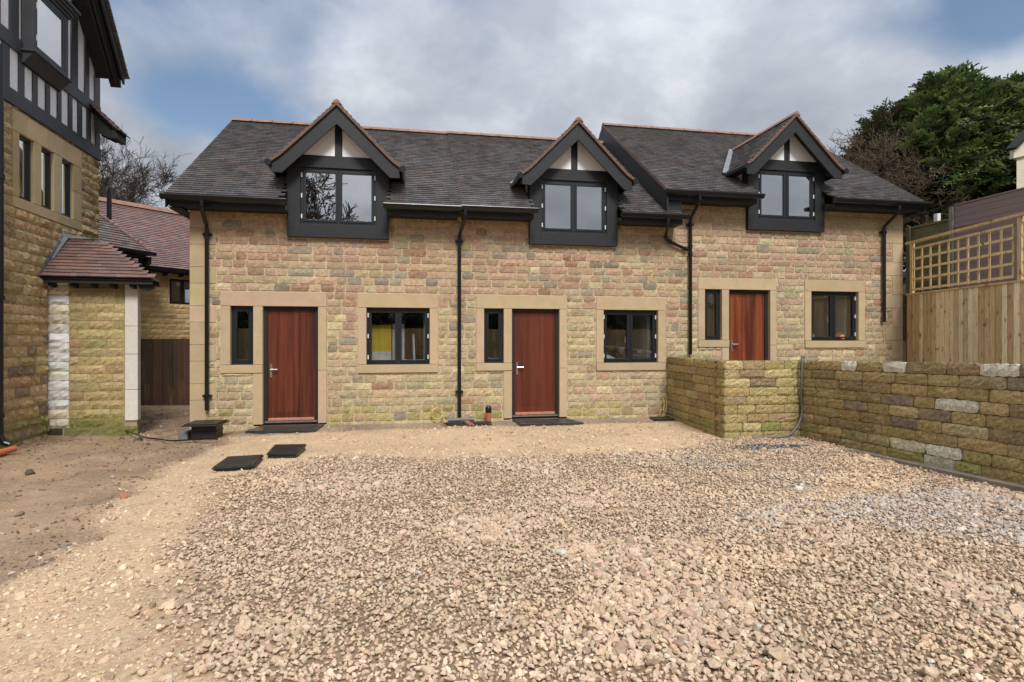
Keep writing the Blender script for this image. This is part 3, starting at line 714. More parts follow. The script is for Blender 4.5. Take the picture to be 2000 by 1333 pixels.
mb.hexa([tf(.35, -4, -.5), tf(6.5, -4, -.5), tf(6.5, -3.7, -.5), tf(.35, -3.7, -.5), tf(.35, -4, 9), tf(6.5, -4, 9), tf(6.5, -3.7, 9), tf(.35, -3.7, 9)])
mb.build('mortar_bed', 'old_mortar', tw_)
mb = MB()
def tb(a, b, c, d, w0=-.16, w1=.02, g=.003, m=None, col=(1, 1, 1)):
    (m or mb).hexa([tf(a+g, w1, c+g), tf(a+g, w0, c+g), tf(b-g, w0, c+g), tf(b-g, w1, c+g), tf(a+g, w1, d-g), tf(a+g, w0, d-g), tf(b-g, w0, d-g), tf(b-g, w1, d-g)], col)
OD = [(2, (.54, .425, .25)), (1, (.49, .375, .21)), (1, (.55, .44, .27))]
def tbo(*a): tb(*a, col=jit(pick(OD), .1))
for a, b in ((.72, 1.22), (1.22, 1.88), (1.88, 2.48), (2.48, 2.86)): tbo(a, b, 4.80, 5.14)
for a, b in ((.72, 1.03), (2.68, 2.86), (1.42, 1.69), (2.07, 2.29)):
    tbo(a, b, 3.77, 4.80) if b-a < .28 else (tbo(a, b, 3.77, 4.3), tbo(a, b, 4.3, 4.80))
for a, b in ((.72, 1.5), (1.5, 2.2), (2.2, 2.86)): tbo(a, b, 3.60, 3.77)
mb.build('window_surround', 'dressed', T, bevel=.006)
for a, b in LI:
    mb = MB(); fw = .05
    for q in ((a, a+fw, 3.77, 4.80), (b-fw, b, 3.77, 4.80), (a+fw, b-fw, 3.77, 3.77+fw), (a+fw, b-fw, 4.80-fw, 4.80)): tb(*q, w0=-.10, w1=-.03, g=0)
    w_ = mb.build('window', 'upvc', T, bevel=.003)
    m2 = MB(); tb(a+fw-.004, b-fw+.004, 3.81, 4.76, w0=-.07, w1=-.064, g=0, m=m2); m2.build('pane', 'coated', w_)
m2 = MB(); tb(.75, 2.83, 3.62, 5.1, w0=-1.6, w1=-1.55, g=0, m=m2); tb(1.5, 1.54, 3.62, 5.1, w0=-1.5, w1=-.37, g=0, m=m2); m2.build('interior_wall', 'plaster', T)
# timber frame storey
def gz_(s): return 6.66+1.165*s
mb = MB(); mb.prism([tf(0.02, .0, 5.17), tf(6.5, .0, 5.17), tf(6.5, 0, 11), tf(3.72, .0, 11.0), tf(.02, .0, 6.75)], tuple(-.3*c for c in TN)+(0,))
mb.build('roughcast_panel', 'rough_white', T)
mb = MB()
def beam(a, b, c, d, w1=.02, col=(1, 1, 1)): tb(a, b, c, d, w0=-.02, w1=w1, g=0, m=mb)
beam(-.03, 6.5, 5.17, 5.41, .045); beam(-.03, 6.5, 6.05, 6.28, .035)
whites = [(.16, .35), (.51, .70), (.86, 1.06), (1.20, 1.44), (1.57, 1.81), (1.94, 2.18), (2.32, 2.55), (2.70, 2.93), (3.10, 3.32), (3.5, 3.72), (3.9, 4.12)]
prev = -.03
for a, b in whites:
    beam(prev, a, 5.411, 6.049, .022)
    prev = b
beam(prev, 4.4, 5.411, 6.049, .022)
ups = [(.22, .42), (.60, .80), (2.95, 3.2), (3.4, 3.66), (2.5, 2.7)]
for a, b in ((-.03, .20), (.42, .60), (.86, 1.10), (2.70, 2.93), (3.15, 3.32), (3.60, 3.76), (4.1, 4.25)):
    mb.prism([tf(a, -.02, 6.281), tf(b, -.02, 6.281), tf(b, -.02, gz_(b)+.3), tf(a, -.02, gz_(a)+.3)], tuple(.042*c for c in TN)+(0,))
mb.build('timber_frame', 'tudor', T, bevel=.004)
# oriel window
mb = MB(); s0, s1, z0_, z1_ = 1.56, 2.62, 6.16, 7.24; wo = .18
for q in ((s0, s0+.10, z0_, z1_), (s1-.07, s1, z0_, z1_), (s0+.10, s1-.07, z0_, z0_+.07), (s0+.10, s1-.07, z1_-.07, z1_)): tb(*q, w0=0.0, w1=wo, g=0)
for q in ((s0+.10, s0+.16, z0_+.07, z1_-.07), (s1-.12, s1-.07, z0_+.07, z1_-.07), (s0+.16, s1-.12, z0_+.07, z0_+.12), (s0+.16, s1-.12, z1_-.12, z1_-.07)): tb(*q, w0=wo-.05, w1=wo-.008, g=0)
tb(s0-.05, s1+.06, z0_-.035, z0_-.001, w0=0, w1=wo+.05, g=0)
tb(s0-.03, s1+.03, z0_-.22, z0_-.036, w0=0, w1=.05, g=0)
mb.hexa([tf(s0-.02, .02, z0_-.22), tf(s0-.02, .05, z0_-.22), tf(s1+.03, .05, z0_-.22), tf(s1+.03, .02, z0_-.22), tf(s0-.02, .02, z0_-.037), tf(s0-.02, wo+.02, z0_-.037), tf(s1+.03, wo+.02, z0_-.037), tf(s1+.03, .02, z0_-.037)])
for k_ in range(4): tb(s0-.04-.035*k_, s1+.04+.035*k_, z1_+.001+.05*k_, z1_+.05+.05*k_, w0=0, w1=wo+.03+.035*k_, g=0)
oo = mb.build('oriel', 'tudor', T, bevel=.003)
m2 = MB(); tb(s0+.155, s1-.115, z0_+.115, z1_-.115, w0=wo-.03, w1=wo-.024, g=0, m=m2); m2.build('pane', 'coated', oo)
m2 = MB(); tb(s0+.11, s1-.08, z0_+.08, z1_-.08, w0=.025, w1=.03, g=0, m=m2); m2.build('blind', 'white', oo)
for hz_ in (z0_+.2, z0_+.72):
    m2 = MB(); tb(s1-.095, s1-.08, hz_, hz_+.10, w0=wo-.005, w1=wo+.012, g=0, m=m2); m2.build('hinge', 'hinge', oo)
# gable roof over the wall: slopes seen from below
mb = MB(); pv = [(-.22, 0), (5.0, 0)]
def rz(s): return 7.04+1.165*(s-.29)
def slab(m, sa, sb, oa, ob, up, th):
    m.hexa([tf(sa, oa, rz(sa)+up-th), tf(sa, ob, rz(sa)+up-th), tf(sb, ob, rz(sb)+up-th), tf(sb, oa, rz(sb)+up-th), tf(sa, oa, rz(sa)+up), tf(sa, ob, rz(sa)+up), tf(sb, ob, rz(sb)+up), tf(sb, oa, rz(sb)+up)])
slab(mb, .10, 3.6, -4, .52, .05, .04); slab(mb, .10, 3.6, .26, .45, .009, .16); mb.build('soffit', 'soffit', T)
mb = MB(); slab(mb, .14, 3.6, .49, .53, .10, .24); slab(mb, .22, 3.6, .38, .42, .00, .26); slab(mb, .20, 3.6, .30, .34, .0, .22)
mb.build('bargeboard', 'black', T)
mb = MB(); up_ = Vector(tf(1, 0, rz(1)))-Vector(tf(0, 0, rz(0)))
tiles(mb, tf(.06, -4, rz(.06)+.10), (TN[0], TN[1], 0), tuple(up_), 4.59, 6.0, TILE, gauge=.12, tw=.165); mb.build('roof', 'tile', T)
# pentice at the corner
mb = MB()
def pz(o): return 6.22-o*.98
for a, b in ((.0, .50),):
    mb.hexa([tf(.42, a, pz(a)-.06), tf(.42, b, pz(b)-.06), tf(-.02, b, pz(b)-.06), tf(-.02, a, pz(a)-.06), tf(.42, a, pz(a)), tf(.42, b, pz(b)), tf(-.02, b, pz(b)), tf(-.02, a, pz(a))])
mb.hexa([tf(.38, .40, pz(.49)-.20), tf(.38, .49, pz(.49)-.20), tf(-.02, .49, pz(.49)-.20), tf(-.02, .40, pz(.49)-.20), tf(.38, .40, pz(.42)-.06), tf(.38, .49, pz(.49)-.06), tf(-.02, .49, pz(.49)-.06), tf(-.02, .40, pz(.42)-.06)])
for s_ in (.33, .05):
    mb.prism([tf(s_, .07, pz(0)-.06), tf(s_, .46, pz(.46)-.06), tf(s_, .46, pz(.46)-.22), tf(s_, .30, pz(.42)-.24), tf(s_, .07, pz(.3)-.25)], tuple(-.06*c for c in TA)+(0,))
hood = mb.build('pentice', 'soffit', T)
mb = MB(); tiles(mb, tf(.45, .55, pz(.55)), (-TA[0], -TA[1], 0), (-TN[0], -TN[1], .98), 0.50, .74, RED, gauge=.1); mb.build('pentice_tiles', 'redtile', hood)
# downpipe at the left edge
mb = MB(); mb.tube([tf(3.30, .09, 5.9), tf(3.30, .09, .10), tf(3.30, .14, -.02), tf(3.30, .22, -.06)], .045, 12)
for z_ in (.35, 2.1, 3.9): mb.tube([tf(3.30, .09, z_), tf(3.30, .09, z_+.07)], .06, 12)
mb.build('downpipe', 'pipe', T)

# porch bay with hipped tiled roof
S0 = 1.8505
def pf(u, w, z): return tf(S0+w, u, z)       # u outwards from the house wall, w towards the viewer
P = thing('porch_bay', pf(.7, 0, 0), 'small sandstone bay with a hipped red tiled roof and white painted corner stones', 'porch')
PB = [(4, (.42, .325, .15)), (3, (.46, .36, .18)), (1.5, (.40, .275, .14)), (1, (.36, .31, .14))]
mb = MB()
rr = field(.325, 1.185, -.02, 2.36, .158, (.30, .50), hvar=.012)
stones(mb, pf, rr, lambda u, z: (.235, .225, .075) if z < .2 else pick(PB), depth=.018, joint=.004)
stones(mb, pf, [(.25, .80, -.28, -.02), (.80, 1.40, -.26, -.02)], lambda u, z: (.19, .185, .065), depth=.02)
pw_ = mb.build('wall', 'stone', P)
mb = MB(); backing(mb, pf, .0, 1.375, -.3, 2.5, [], .004, -.10); mb.build('mortar_bed', 'old_mortar', pw_)
mb = MB(); stones(mb, pf, [(0, .33, z_, z_+h_) for z_, h_ in [(-.03+k_*.1655, .1655) for k_ in range(16)]], lambda u, z: rng.choice([(.74, .73, .70), (.70, .67, .58), (.78, .77, .76), (.66, .61, .46)]), depth=.03, joint=.004, rough=1.3)
mb.build('quoin', 'paint_stone', P)
mb = MB()
for c, d in ((.07, .62), (.62, 1.25), (1.25, 1.75), (1.75, 2.5)):
    block(mb, pf, 1.19, 1.40, c, d, -.11, .03, jit((.66, .63, .57), .05))
mb.build('pier', 'paint_stone', P, bevel=.008)
mb = MB(); block(mb, pf, .40, 1.15, 2.36, 2.42, -.1, .03, (.30, .22, .12)); block(mb, pf, .325, 1.19, 2.42, 2.58, -.1, .012, (.26, .19, .10)); mb.build('lintel', 'dressed', P)
mb = MB()
for k_ in range(9): x_ = .01+k_*.026; mb.hexa([pf(x_, .012, -.19), pf(x_+.008, .012, -.19), pf(x_+.008, .0, -.19), pf(x_, .0, -.19), pf(x_, .012, -.04), pf(x_+.008, .012, -.04), pf(x_+.008, .0, -.04), pf(x_, .0, -.04)])
for k_ in range(6): z_ = -.19+k_*.028; mb.hexa([pf(.005, .016, z_), pf(.225, .016, z_), pf(.225, .0, z_), pf(.005, .0, z_), pf(.005, .016, z_+.008), pf(.225, .016, z_+.008), pf(.225, .0, z_+.008), pf(.005, .0, z_+.008)])
mb.build('air_brick', 'pipe', P)
# porch roof
EW, EO, ZE, ZA = .30, 1.76, 2.58, 3.32
frise = Vector(pf(0, -.50, ZA))-Vector(pf(0, EW, ZE)); fl = frise.length
def hipkeep(p):
    u = (p.x-TO[0])*TN[0]+(p.y-TO[1])*TN[1]; t = (p.z-ZE)/(ZA-ZE)
    return u < EO-t*(EO-.50)+.05 and u > -.02
mb = MB(); tiles(mb, pf(0, EW, ZE), (TN[0], TN[1], 0), tuple(frise), EO, fl, RED, gauge=.094, tw=.19, keep=hipkeep, th=.02, tilt=.03)
# hip edge
pr_ = mb.build('roof', 'redtile', P)
mb = MB(); mb.add([pf(0, EW-.02, ZE-.03), pf(EO-.02, EW-.02, ZE-.03), pf(.50, -.50, ZA-.03), pf(0, -.50, ZA-.03), pf(0, -.50, ZE-.03), pf(EO-.02, -.1, ZE-.03)], [(0, 1, 2, 3), (4, 5, 2, 3), (1, 5, 2), (0, 1, 5, 4)]); mb.build('roof_board', 'deck', pr_)
mb = MB(); mb.prism([pf(0, EW-.05, ZE-.10), pf(EO-.05, EW-.05, ZE-.10), pf(EO-.05, EW-.05, ZE-.02), pf(0, EW-.05, ZE-.02)], tuple(-.025*c for c in TA)+(0,))
mb.prism([pf(EO-.06, EW-.08, ZE-.11), pf(EO-.06, -.1, ZE-.11), pf(EO-.06, -.1, ZE-.03), pf(EO-.06, EW-.08, ZE-.03)], tuple(-.025*c for c in TN)+(0,))
mb.prism([pf(0, EW-.08, ZE-.07), pf(EO-.09, EW-.08, ZE-.07), pf(EO-.09, 0.01, ZE-.07), pf(0, 0.01, ZE-.07)], (0, 0, .02))
mb.build('fascia', 'soffit', P)
for u_ in (.10, .42, .72, 1.02, 1.33):
    mb = MB(); mb.prism([pf(u_, .0, ZE-.07), pf(u_, EW-.10, ZE-.07), pf(u_, EW-.10, ZE-.14), pf(u_, .06, ZE-.17), pf(u_, 0, ZE-.17)], tuple(.055*c for c in TN)+(0,)); mb.build('rafter_end', 'soffit', P)
mb = MB(); mb.prism([pf(1.42, EW-.12, ZE-.07), pf(1.70, EW-.12, ZE-.07), pf(1.70, EW-.12, ZE-.16), pf(1.60, EW-.12, ZE-.20), pf(1.50, EW-.12, ZE-.19)], tuple(-.06*c for c in TA)+(0,)); mb.build('rafter_end', 'soffit', P)
mb = MB(); off = .035
mb.add([pf(.012, EW-.02, ZE+.01), pf(.06, EW-.02, ZE+off), pf(.10, -.46, ZA+off), pf(.012, -.46, ZA+.16), pf(.012, EW-.08, ZE+.20), pf(.55, -.46, ZA+off), pf(.60, -.44, ZA+off-.03), pf(.50, -.62, ZA+.05), pf(.012, -.66, ZA+.14)],
       [(0, 1, 2), (0, 2, 3), (0, 3, 4), (2, 5, 7, 8), (2, 8, 3), (5, 6, 7)])
for k_ in range(6):   # stepped lead upstand along the wall
    t0 = k_/6; w_ = EW-t0*(EW+.46)-.02; z_ = ZE+t0*(ZA-ZE)
    mb.hexa([pf(.034, w_, z_), pf(.046, w_, z_), pf(.046, w_-.17, z_+.06), pf(.034, w_-.17, z_+.06), pf(.034, w_, z_+.17), pf(.046, w_, z_+.17), pf(.046, w_-.17, z_+.25), pf(.034, w_-.17, z_+.25)])
mb.build('flashing', 'lead', P)

# ------------------------------------------------------------------ buildings behind the passage
B = thing('rear_cottage', (-6.6, 17, 0), 'stone cottage wing with a red tiled roof beyond the passage', 'house')
A0 = Vector((-7.35, 16.23, 0)); ud = Vector((.94, .94, 0)).normalized(); nn = Vector((ud.y, -ud.x, 0))
def bf(u, w, z): p = A0+ud*u+nn*w; return (p.x, p.y, z)
ug = lambda x: x
LB = [(5, (.58, .43, .21)), (3, (.54, .385, .18)), (1, (.60, .47, .25))]
hw = (1.25, 1.95, 2.50, 3.20)
mb = MB(); stones(mb, bf, field(0, 5.5, -.4, 3.42, .145, (.2, .5), [hw], hvar=.01), lambda u, z: pick(LB), cell=.08); w_ = mb.build('wall', 'stone', B)
mb = MB(); backing(mb, bf, 0, 5.5, -.4, 3.42, [hw], 0, -.3); mb.build('mortar_bed', 'mortar', w_)
mb = MB()
for q in ((hw[0], hw[1], hw[2], hw[2]+.06), (hw[0], hw[1], hw[3]-.06, hw[3]), (hw[0], hw[0]+.06, hw[2], hw[3]), (hw[1]-.06, hw[1], hw[2], hw[3]), ((hw[0]+hw[1])/2-.04, (hw[0]+hw[1])/2+.04, hw[2], hw[3])):
    mb.hexa([bf(q[0], -.01, q[2]), bf(q[1], -.01, q[2]), bf(q[1], -.08, q[2]), bf(q[0], -.08, q[2]), bf(q[0], -.01, q[3]), bf(q[1], -.01, q[3]), bf(q[1], -.08, q[3]), bf(q[0], -.08, q[3])])
wi = mb.build('window', 'upvc', B)
mb = MB(); mb.prism([bf(hw[0], -.05, hw[2]), bf(hw[1], -.05, hw[2]), bf(hw[1], -.05, hw[3]), bf(hw[0], -.05, hw[3])], tuple(nn*-.01)); mb.build('pane', 'glass', wi)
mb = MB(); mb.prism([bf(hw[0], -.6, hw[2]-.1), bf(hw[1], -.6, hw[2]-.1), bf(hw[1], -.6, hw[3]+.1), bf(hw[0], -.6, hw[3]+.1)], tuple(nn*-.01)); mb.build('blind', 'dimplaster', B)
for q in (.20, .56):
    mb = MB(); mb.prism([bf(hw[0]+q, -.044, hw[3]-.18), bf(hw[0]+q+.09, -.044, hw[3]-.19), bf(hw[0]+q+.09, -.044, hw[3]-.10), bf(hw[0]+q+.01, -.044, hw[3]-.09)], tuple(nn*.004)); mb.build('sticker', 'whitepl', wi)
up_ = (-nn*2.6+Vector((0, 0, 2.08)))
mb = MB(); tiles(mb, bf(-1.0, .25, 3.45), tuple(ud), tuple(up_), 7.0, up_.length+.1, RED, gauge=.1, tw=.17); rf = mb.build('roof', 'redtile', B)
e0 = Vector(bf(-1.0, .25, 3.41)); mb = MB(); mb.prism([tuple(e0), tuple(e0+ud*7), tuple(e0+ud*7+up_), tuple(e0+up_)], (0, 0, -.05)); mb.build('roof_underlay', 'deck', rf)
mb = MB(); t0 = e0+up_; mb.prism([tuple(t0), tuple(t0+ud*7), tuple(t0+ud*7-nn*2.6-Vector((0, 0, 2.1))), tuple(t0-nn*2.6-Vector((0, 0, 2.1)))], (0, 0, -.05)); mb.build('rear_slope', 'deck', rf)
mb = MB(); ridge_tiles(mb, tuple(t0+Vector((0, 0, .07))), tuple(t0+ud*7+Vector((0, 0, .07))), w=.16, h=.09); mb.build('ridge_tile', 'clay_ridge' if 'clay_ridge' in M else 'ridge', rf)
mb = MB(); mb.bar(e0+nn*.06+Vector((0, 0, -.02)), e0+ud*7+nn*.06+Vector((0, 0, -.02)), .10, .09); mb.build('gutter', 'pipe', B)
mb = MB(); mb.prism([tuple(e0+Vector((0, 0, -.06))), tuple(e0+ud*7+Vector((0, 0, -.06))), tuple(e0+ud*7-nn*.25+Vector((0, 0, -.06))), tuple(e0-nn*.25+Vector((0, 0, -.06)))], (0, 0, -.02)); mb.build('soffit', 'soffit', B)
for k_ in range(8):
    p = Vector(bf(.25+k_*.42, .0, 3.30)); mb = MB(); mb.bar(p, p+nn*.2+Vector((0, 0, .02)), .06, .10); mb.build('rafter_end', 'soffit', B)

G = thing('rear_timbered_wing', (-7.2, 15.5, 0), 'gabled wing with a greyish red tiled roof and black flue beyond the porch bay', 'house')
g0 = Vector((-7.9, 13.49, 3.74)); g1 = Vector((-6.42, 15.92, 3.72)); gd = (g1-g0); gl_ = gd.length; gd.normalize(); gn = Vector((gd.y, -gd.x, 0)).normalized()
gup = -gn*2.0+Vector((0, 0, 2.0))
mb = MB(); cut = lambda p: (p-g0).dot(gd) < gl_+.05-(p.z-3.74)/2.0*1.55
tiles(mb, tuple(g0-gd*1.2), tuple(gd), tuple(gup), gl_+1.2, gup.length, GREYRED, gauge=.1, tw=.17, keep=cut); rf = mb.build('roof', 'redtile', G)
mb = MB(); q0 = g0-gd*1.2+Vector((0, 0, -.03)); q1 = g1+Vector((0, 0, -.03)); mb.prism([tuple(q0), tuple(q1), tuple(q1+gup-gd*1.55), tuple(q0+gup)], (0, 0, -.04)); mb.build('roof_underlay', 'deck', rf)
mb = MB(); ridge_tiles(mb, tuple(q0+gup+Vector((0, 0, .09))), tuple(q1+gup-gd*1.45+Vector((0, 0, .09))), w=.15, h=.09)
hd = (q1-(q1+gup-gd*1.55)); mb.build('ridge_tile', 'ridge', rf)
mb = MB()
n_ = 26
for k_ in range(n_):
    a_ = q1+gup-gd*1.55+hd*(k_/n_)+Vector((0, 0, .05)); b_ = q1+gup-gd*1.55+hd*((k_+1.1)/n_)+Vector((0, 0, .03)); mb.bar(a_, b_, .14, .02, col=jit((1, 1, 1), .2))
mb.build('hip_tile', 'ridge', rf)
mb = MB(); q2 = q1+gup-gd*1.55; mb.prism([tuple(q1), tuple(q1-gn*4), tuple(q2)], (0, 0, -.04)); mb.build('hip_slope', 'deck', rf)
mb = MB(); mb.bar(q0+gn*.05, q1+gn*.05+gd*.05, .10, .08); mb.build('gutter', 'pipe', G)
mb = MB(); mb.prism([tuple(q0+Vector((0, 0, -.08))), tuple(q1+Vector((0, 0, -.08))), tuple(q1-gn*.35+Vector((0, 0, -.08))), tuple(q0-gn*.35+Vector((0, 0, -.08)))], (0, 0, -.03)); mb.build('soffit', 'soffit', G)
mb = MB(); p = q1-gd*.02+Vector((0, 0, -.1)); mb.prism([tuple(p), tuple(p-gn*.35), tuple(p-gn*.35+Vector((0, 0, -.1))), tuple(p-gn*.12+Vector((0, 0, -.2))), tuple(p+Vector((0, 0, -.15)))], tuple(-gd*.10)); mb.build('rafter_end', 'soffit', G)
# its wall of white panels and black posts, jettied over stone
wl0 = q0-gn*.32; wl1 = q1-gn*.32-gd*.30
mb = MB(); mb.prism([(wl0.x, wl0.y, 2.05), (wl1.x, wl1.y, 2.05), (wl1.x, wl1.y, 3.66), (wl0.x, wl0.y, 3.66)], tuple(-gn*.2)); mb.build('render_panel', 'white', G)
mb = MB(); L_ = (wl1-wl0).length; wd = (wl1-wl0)/L_
for u_ in (L_-.10, L_-.40, L_-.68, L_-.98, L_-1.3, L_-1.6): 
    a_ = wl0+wd*u_+gn*.03; mb.bar((a_.x, a_.y, 2.05), (a_.x, a_.y, 3.66), .11, .08, up=tuple(gn))
a_ = wl0+gn*.03; b_ = wl1+gn*.03; mb.bar((a_.x, a_.y, 2.02), (b_.x, b_.y, 2.02), .12, .14); mb.bar((a_.x, a_.y, 3.60), (b_.x, b_.y, 3.60), .09, .12)
mb.build('timber_frame', 'black', G)
mb = MB(); a_ = wl0; b_ = wl1; mb.prism([(a_.x, a_.y, -.4), (b_.x, b_.y, -.4), (b_.x, b_.y, 1.95), (a_.x, a_.y, 1.95)], tuple(-gn*.3)); mb.build('base_wall', 'old_mortar', G)
mb = MB(); mb.tube([(-7.42, 15.95, 4.45), (-7.42, 15.95, 5.30)], .055, 12); mb.tube([(-7.42, 15.95, 4.42), (-7.42, 15.95, 4.52)], [.13, .06], 12); mb.build('flue', 'pipe', G)
mb = MB(); p = Vector((-7.42, 15.95, 4.40)); mb.bar(p-gd*.18-gup*.05, p+gd*.18-gup*.05, .3, .02, up=tuple(gup.cross(gd))); mb.build('flashing', 'lead', G)

# side gate across the passage
g = thing('side_gate', (-5.9, 15.2, -.2), 'dark stained board gate closing the passage between the houses', 'gate')
mb = MB(); a_ = Vector((-6.62, 15.33, 0)); b_ = Vector((-4.9, 15.02, 0)); d_ = (b_-a_); n_ = 14; nv = Vector((d_.y, -d_.x, 0)).normalized()
for k_ in range(n_):
    p = a_+d_*(k_/n_); q = a_+d_*((k_+.96)/n_); o_ = nv*(.012 if k_ % 2 else 0)
    p += o_; q += o_; c_ = jit(rng.choice([(.050, .024, .012), (.038, .020, .012), (.075, .036, .016), (.045, .028, .014)]), .25)
    mb.prism([(p.x, p.y, -.10), (q.x, q.y, -.10), (q.x, q.y, 1.53), (p.x, p.y, 1.53)], tuple(nv*.02), c_)
mb.build('board_panel', 'darkwood', g)
mb = MB(); mb.bar((a_.x, a_.y, -.13), (b_.x, b_.y, -.13), .10, .08); mb.build('sill_board', 'concrete', g)
for q in (a_-nv*.05, b_-nv*.05): mb = MB(); mb.bar((q.x, q.y, -.3), (q.x, q.y, 1.5), .09, .09, up=(0, 1, 0)); mb.build('post', 'darkwood', g)

# ------------------------------------------------------------------ low retaining wall on the right
RW = thing('retaining_wall', (6.0, 8.55, 0), 'low mossy stone wall stepping out from the cottages around the parking yard', 'wall')
MOSS = [(5, (.43, .335, .15)), (3, (.40, .305, .135)), (2, (.35, .275, .12)), (1.4, (.32, .235, .125)), (.5, (.26, .215, .15)), (1.5, (.48, .385, .20))]
def mossp(lo, shade=0):
    def f_(u, z):
        if z < lo+.35 and rng.random() < .5: return rng.choice([(.37, .33, .13), (.33, .31, .11), (.43, .37, .18)])
        return pick(MOSS)
    return f_
def f1(u, w, z): k_ = u/2.35; return (5.22-.12*k_-w, 10.9-u, z)
def f2(u, w, z): return (5.10+u, 8.55-w, z)
def f3(u, w, z): return (6.50-w, 8.55-u, z+.024*u)
segs = [(f1, 2.36, 'face towards the cottages'), (f2, 1.405, ''), (f3, 8.2, '')]
for n_, (fr_, L_, _) in enumerate(segs):
    mb = MB(); a_ = 0
    rc = []
    z_ = -.30
    for row in range(10):
        h_ = (1.165-(-.30))/10; u = 0.0 if n_ != 2 else 0
        u = -rng.uniform(0, .2)
        while u < L_:
            w = rng.uniform(.30, .58); p, q = max(u, 0), min(u+w, L_)
            if L_-q < .08: q = L_
            if q-p > .05: rc.append((p, q, z_, z_+h_))
            u += w
            if q >= L_: break
        z_ += h_
    sp = []
    if n_ == 2:
        want = [(.97, 9), (1.69, 9), (3.17, 9), (2.64, 6), (2.66, 2), (2.41, 1), (1.9, 2)]
        for (uu, row) in want[:7]:
            for q in rc:
                if q[0] <= uu < q[1] and abs((q[2]+.30)/h_-row) < .3: sp.append(q)
    rest = [q for q in rc if q not in sp]
    stones(mb, fr_, rest, mossp(-.2), depth=.012, joint=.0045, rough=1.4, cell=.035, lip=.007)
    stones(mb, fr_, sp, lambda u, z: rng.choice([(.62, .56, .37), (.70, .66, .52)]), depth=.014, joint=.0045, rough=1.8, lip=.007)
    wp = mb.build('wall_face', 'moss_stone', RW)
    mb = MB(); ua, ub = (0, L_-.004) if n_ == 0 else ((-.0, L_+.28) if n_ == 1 else (-.0, L_))
    def hb(u0_, u1_, w0_, w1_, z0_, z1_, c_): mb.hexa([fr_(u0_, w1_, z0_), fr_(u0_, w0_, z0_), fr_(u1_, w0_, z0_), fr_(u1_, w1_, z0_), fr_(u0_, w1_, z1_), fr_(u0_, w0_, z1_), fr_(u1_, w0_, z1_), fr_(u1_, w1_, z1_)], c_)
    hb(ua, ub, -.30, -.001*(n_+1), -.5, 1.158-.002*n_, (.19, .15, .08))
    mb.build('wall_core', 'moss_stone', RW)
    if n_ == 2:
        mb = MB(); hb(.05, 8.0, 0, .16, -.4, -.13, (1, 1, 1)); mb.build('footing', 'concrete', RW)
# terrace behind the wall, hillside beyond
mb = MB(); mb.box(5.36, 10.78, 8.9, 10.86, -.3, .40); mb.box(6.85, 12.5, -4, 8.9, -.3, .40); t = mb.build('terrace', 'concrete', loc=(7, 9, -.3)); tag(t, kind='structure')

# ------------------------------------------------------------------ new timber fence with trellis
FA = Vector((10.86, 10.80, 0)); FB_ = Vector((9.35, 3.85, 0)); fd_ = (FB_-FA).normalized(); fn = Vector((-abs(fd_.y), fd_.x, 0)).normalized()
if fn.x > 0: fn = -fn
def fp_(u, w, z): p = FA+fd_*u+fn*w; return (p.x, p.y, z)
F = thing('timber_fence', tuple(FA+fd_*3), 'new pale timber board fence topped with square trellis above the low wall', 'fence')
mb = MB(); u = 0
while u < 7.0:
    w = rng.uniform(.135, .155); c_ = jit(rng.choice([(.82, .68, .42), (.76, .61, .36), (.64, .48, .265), (.86, .74, .49), (.54, .375, .185)]), .08)
    o_ = rng.uniform(0, .006)
    mb.hexa([fp_(u, .012+o_, .42), fp_(u, -.01, .42), fp_(u+w, -.01, .42), fp_(u+w, .026+o_, .42), fp_(u, .012+o_, 2.49), fp_(u, -.01, 2.49), fp_(u+w, -.01, 2.49), fp_(u+w, .026+o_, 2.49)], c_)
    u += w-.018
mb.build('board_panel', 'timber', F)
mb = MB(); mb.hexa([fp_(-.02, .045, 2.49), fp_(-.02, -.05, 2.49), fp_(7, -.05, 2.49), fp_(7, .045, 2.49), fp_(-.02, .045, 2.525), fp_(-.02, -.05, 2.525), fp_(7, -.05, 2.525), fp_(7, .045, 2.525)], (.60, .43, .23)); mb.build('cap_rail', 'timber', F)
for k_ in range(3):   # trellis panels and posts
    u0_ = .17+k_*2.78; u1_ = u0_+2.60
    mb = MB()
    def tr(a, b, c, d, w0_, w1_, col): mb.hexa([fp_(a, w1_, c), fp_(a, w0_, c), fp_(b, w0_, c), fp_(b, w1_, c), fp_(a, w1_, d), fp_(a, w0_, d), fp_(b, w0_, d), fp_(b, w1_, d)], col)
    for j in range(5): z_ = 2.575+j*.222; tr(u0_, u1_, z_, z_+.046, .003, .026, jit((.70, .53, .28), .1))
    nvv = 11
    for j in range(nvv): x_ = u0_+.01+j*(u1_-u0_-.05)/(nvv-1); tr(x_, x_+.046, 2.565, 3.51, -.018, .002, jit((.62, .45, .22), .14))
    mb.build('trellis', 'timber', F)
    for pu in ([u0_-.12] if k_ else [u0_-.10])+([u1_+.0] if k_ == 2 else []):
        mb = MB(); tr(pu, pu+.085, .3, 3.62, -.09, -.005, jit((.62, .46, .24), .08)); mb.build('post', 'timber', F)
mb = MB(); mb.hexa([fp_(-.05, .03, 3.615), fp_(-.05, -.06, 3.615), fp_(7.3, -.06, 3.615), fp_(7.3, .03, 3.615), fp_(-.05, .03, 3.665), fp_(-.05, -.06, 3.665), fp_(7.3, -.06, 3.665), fp_(7.3, .03, 3.665)], (.62, .44, .22)); mb.build('top_rail', 'timber', F)

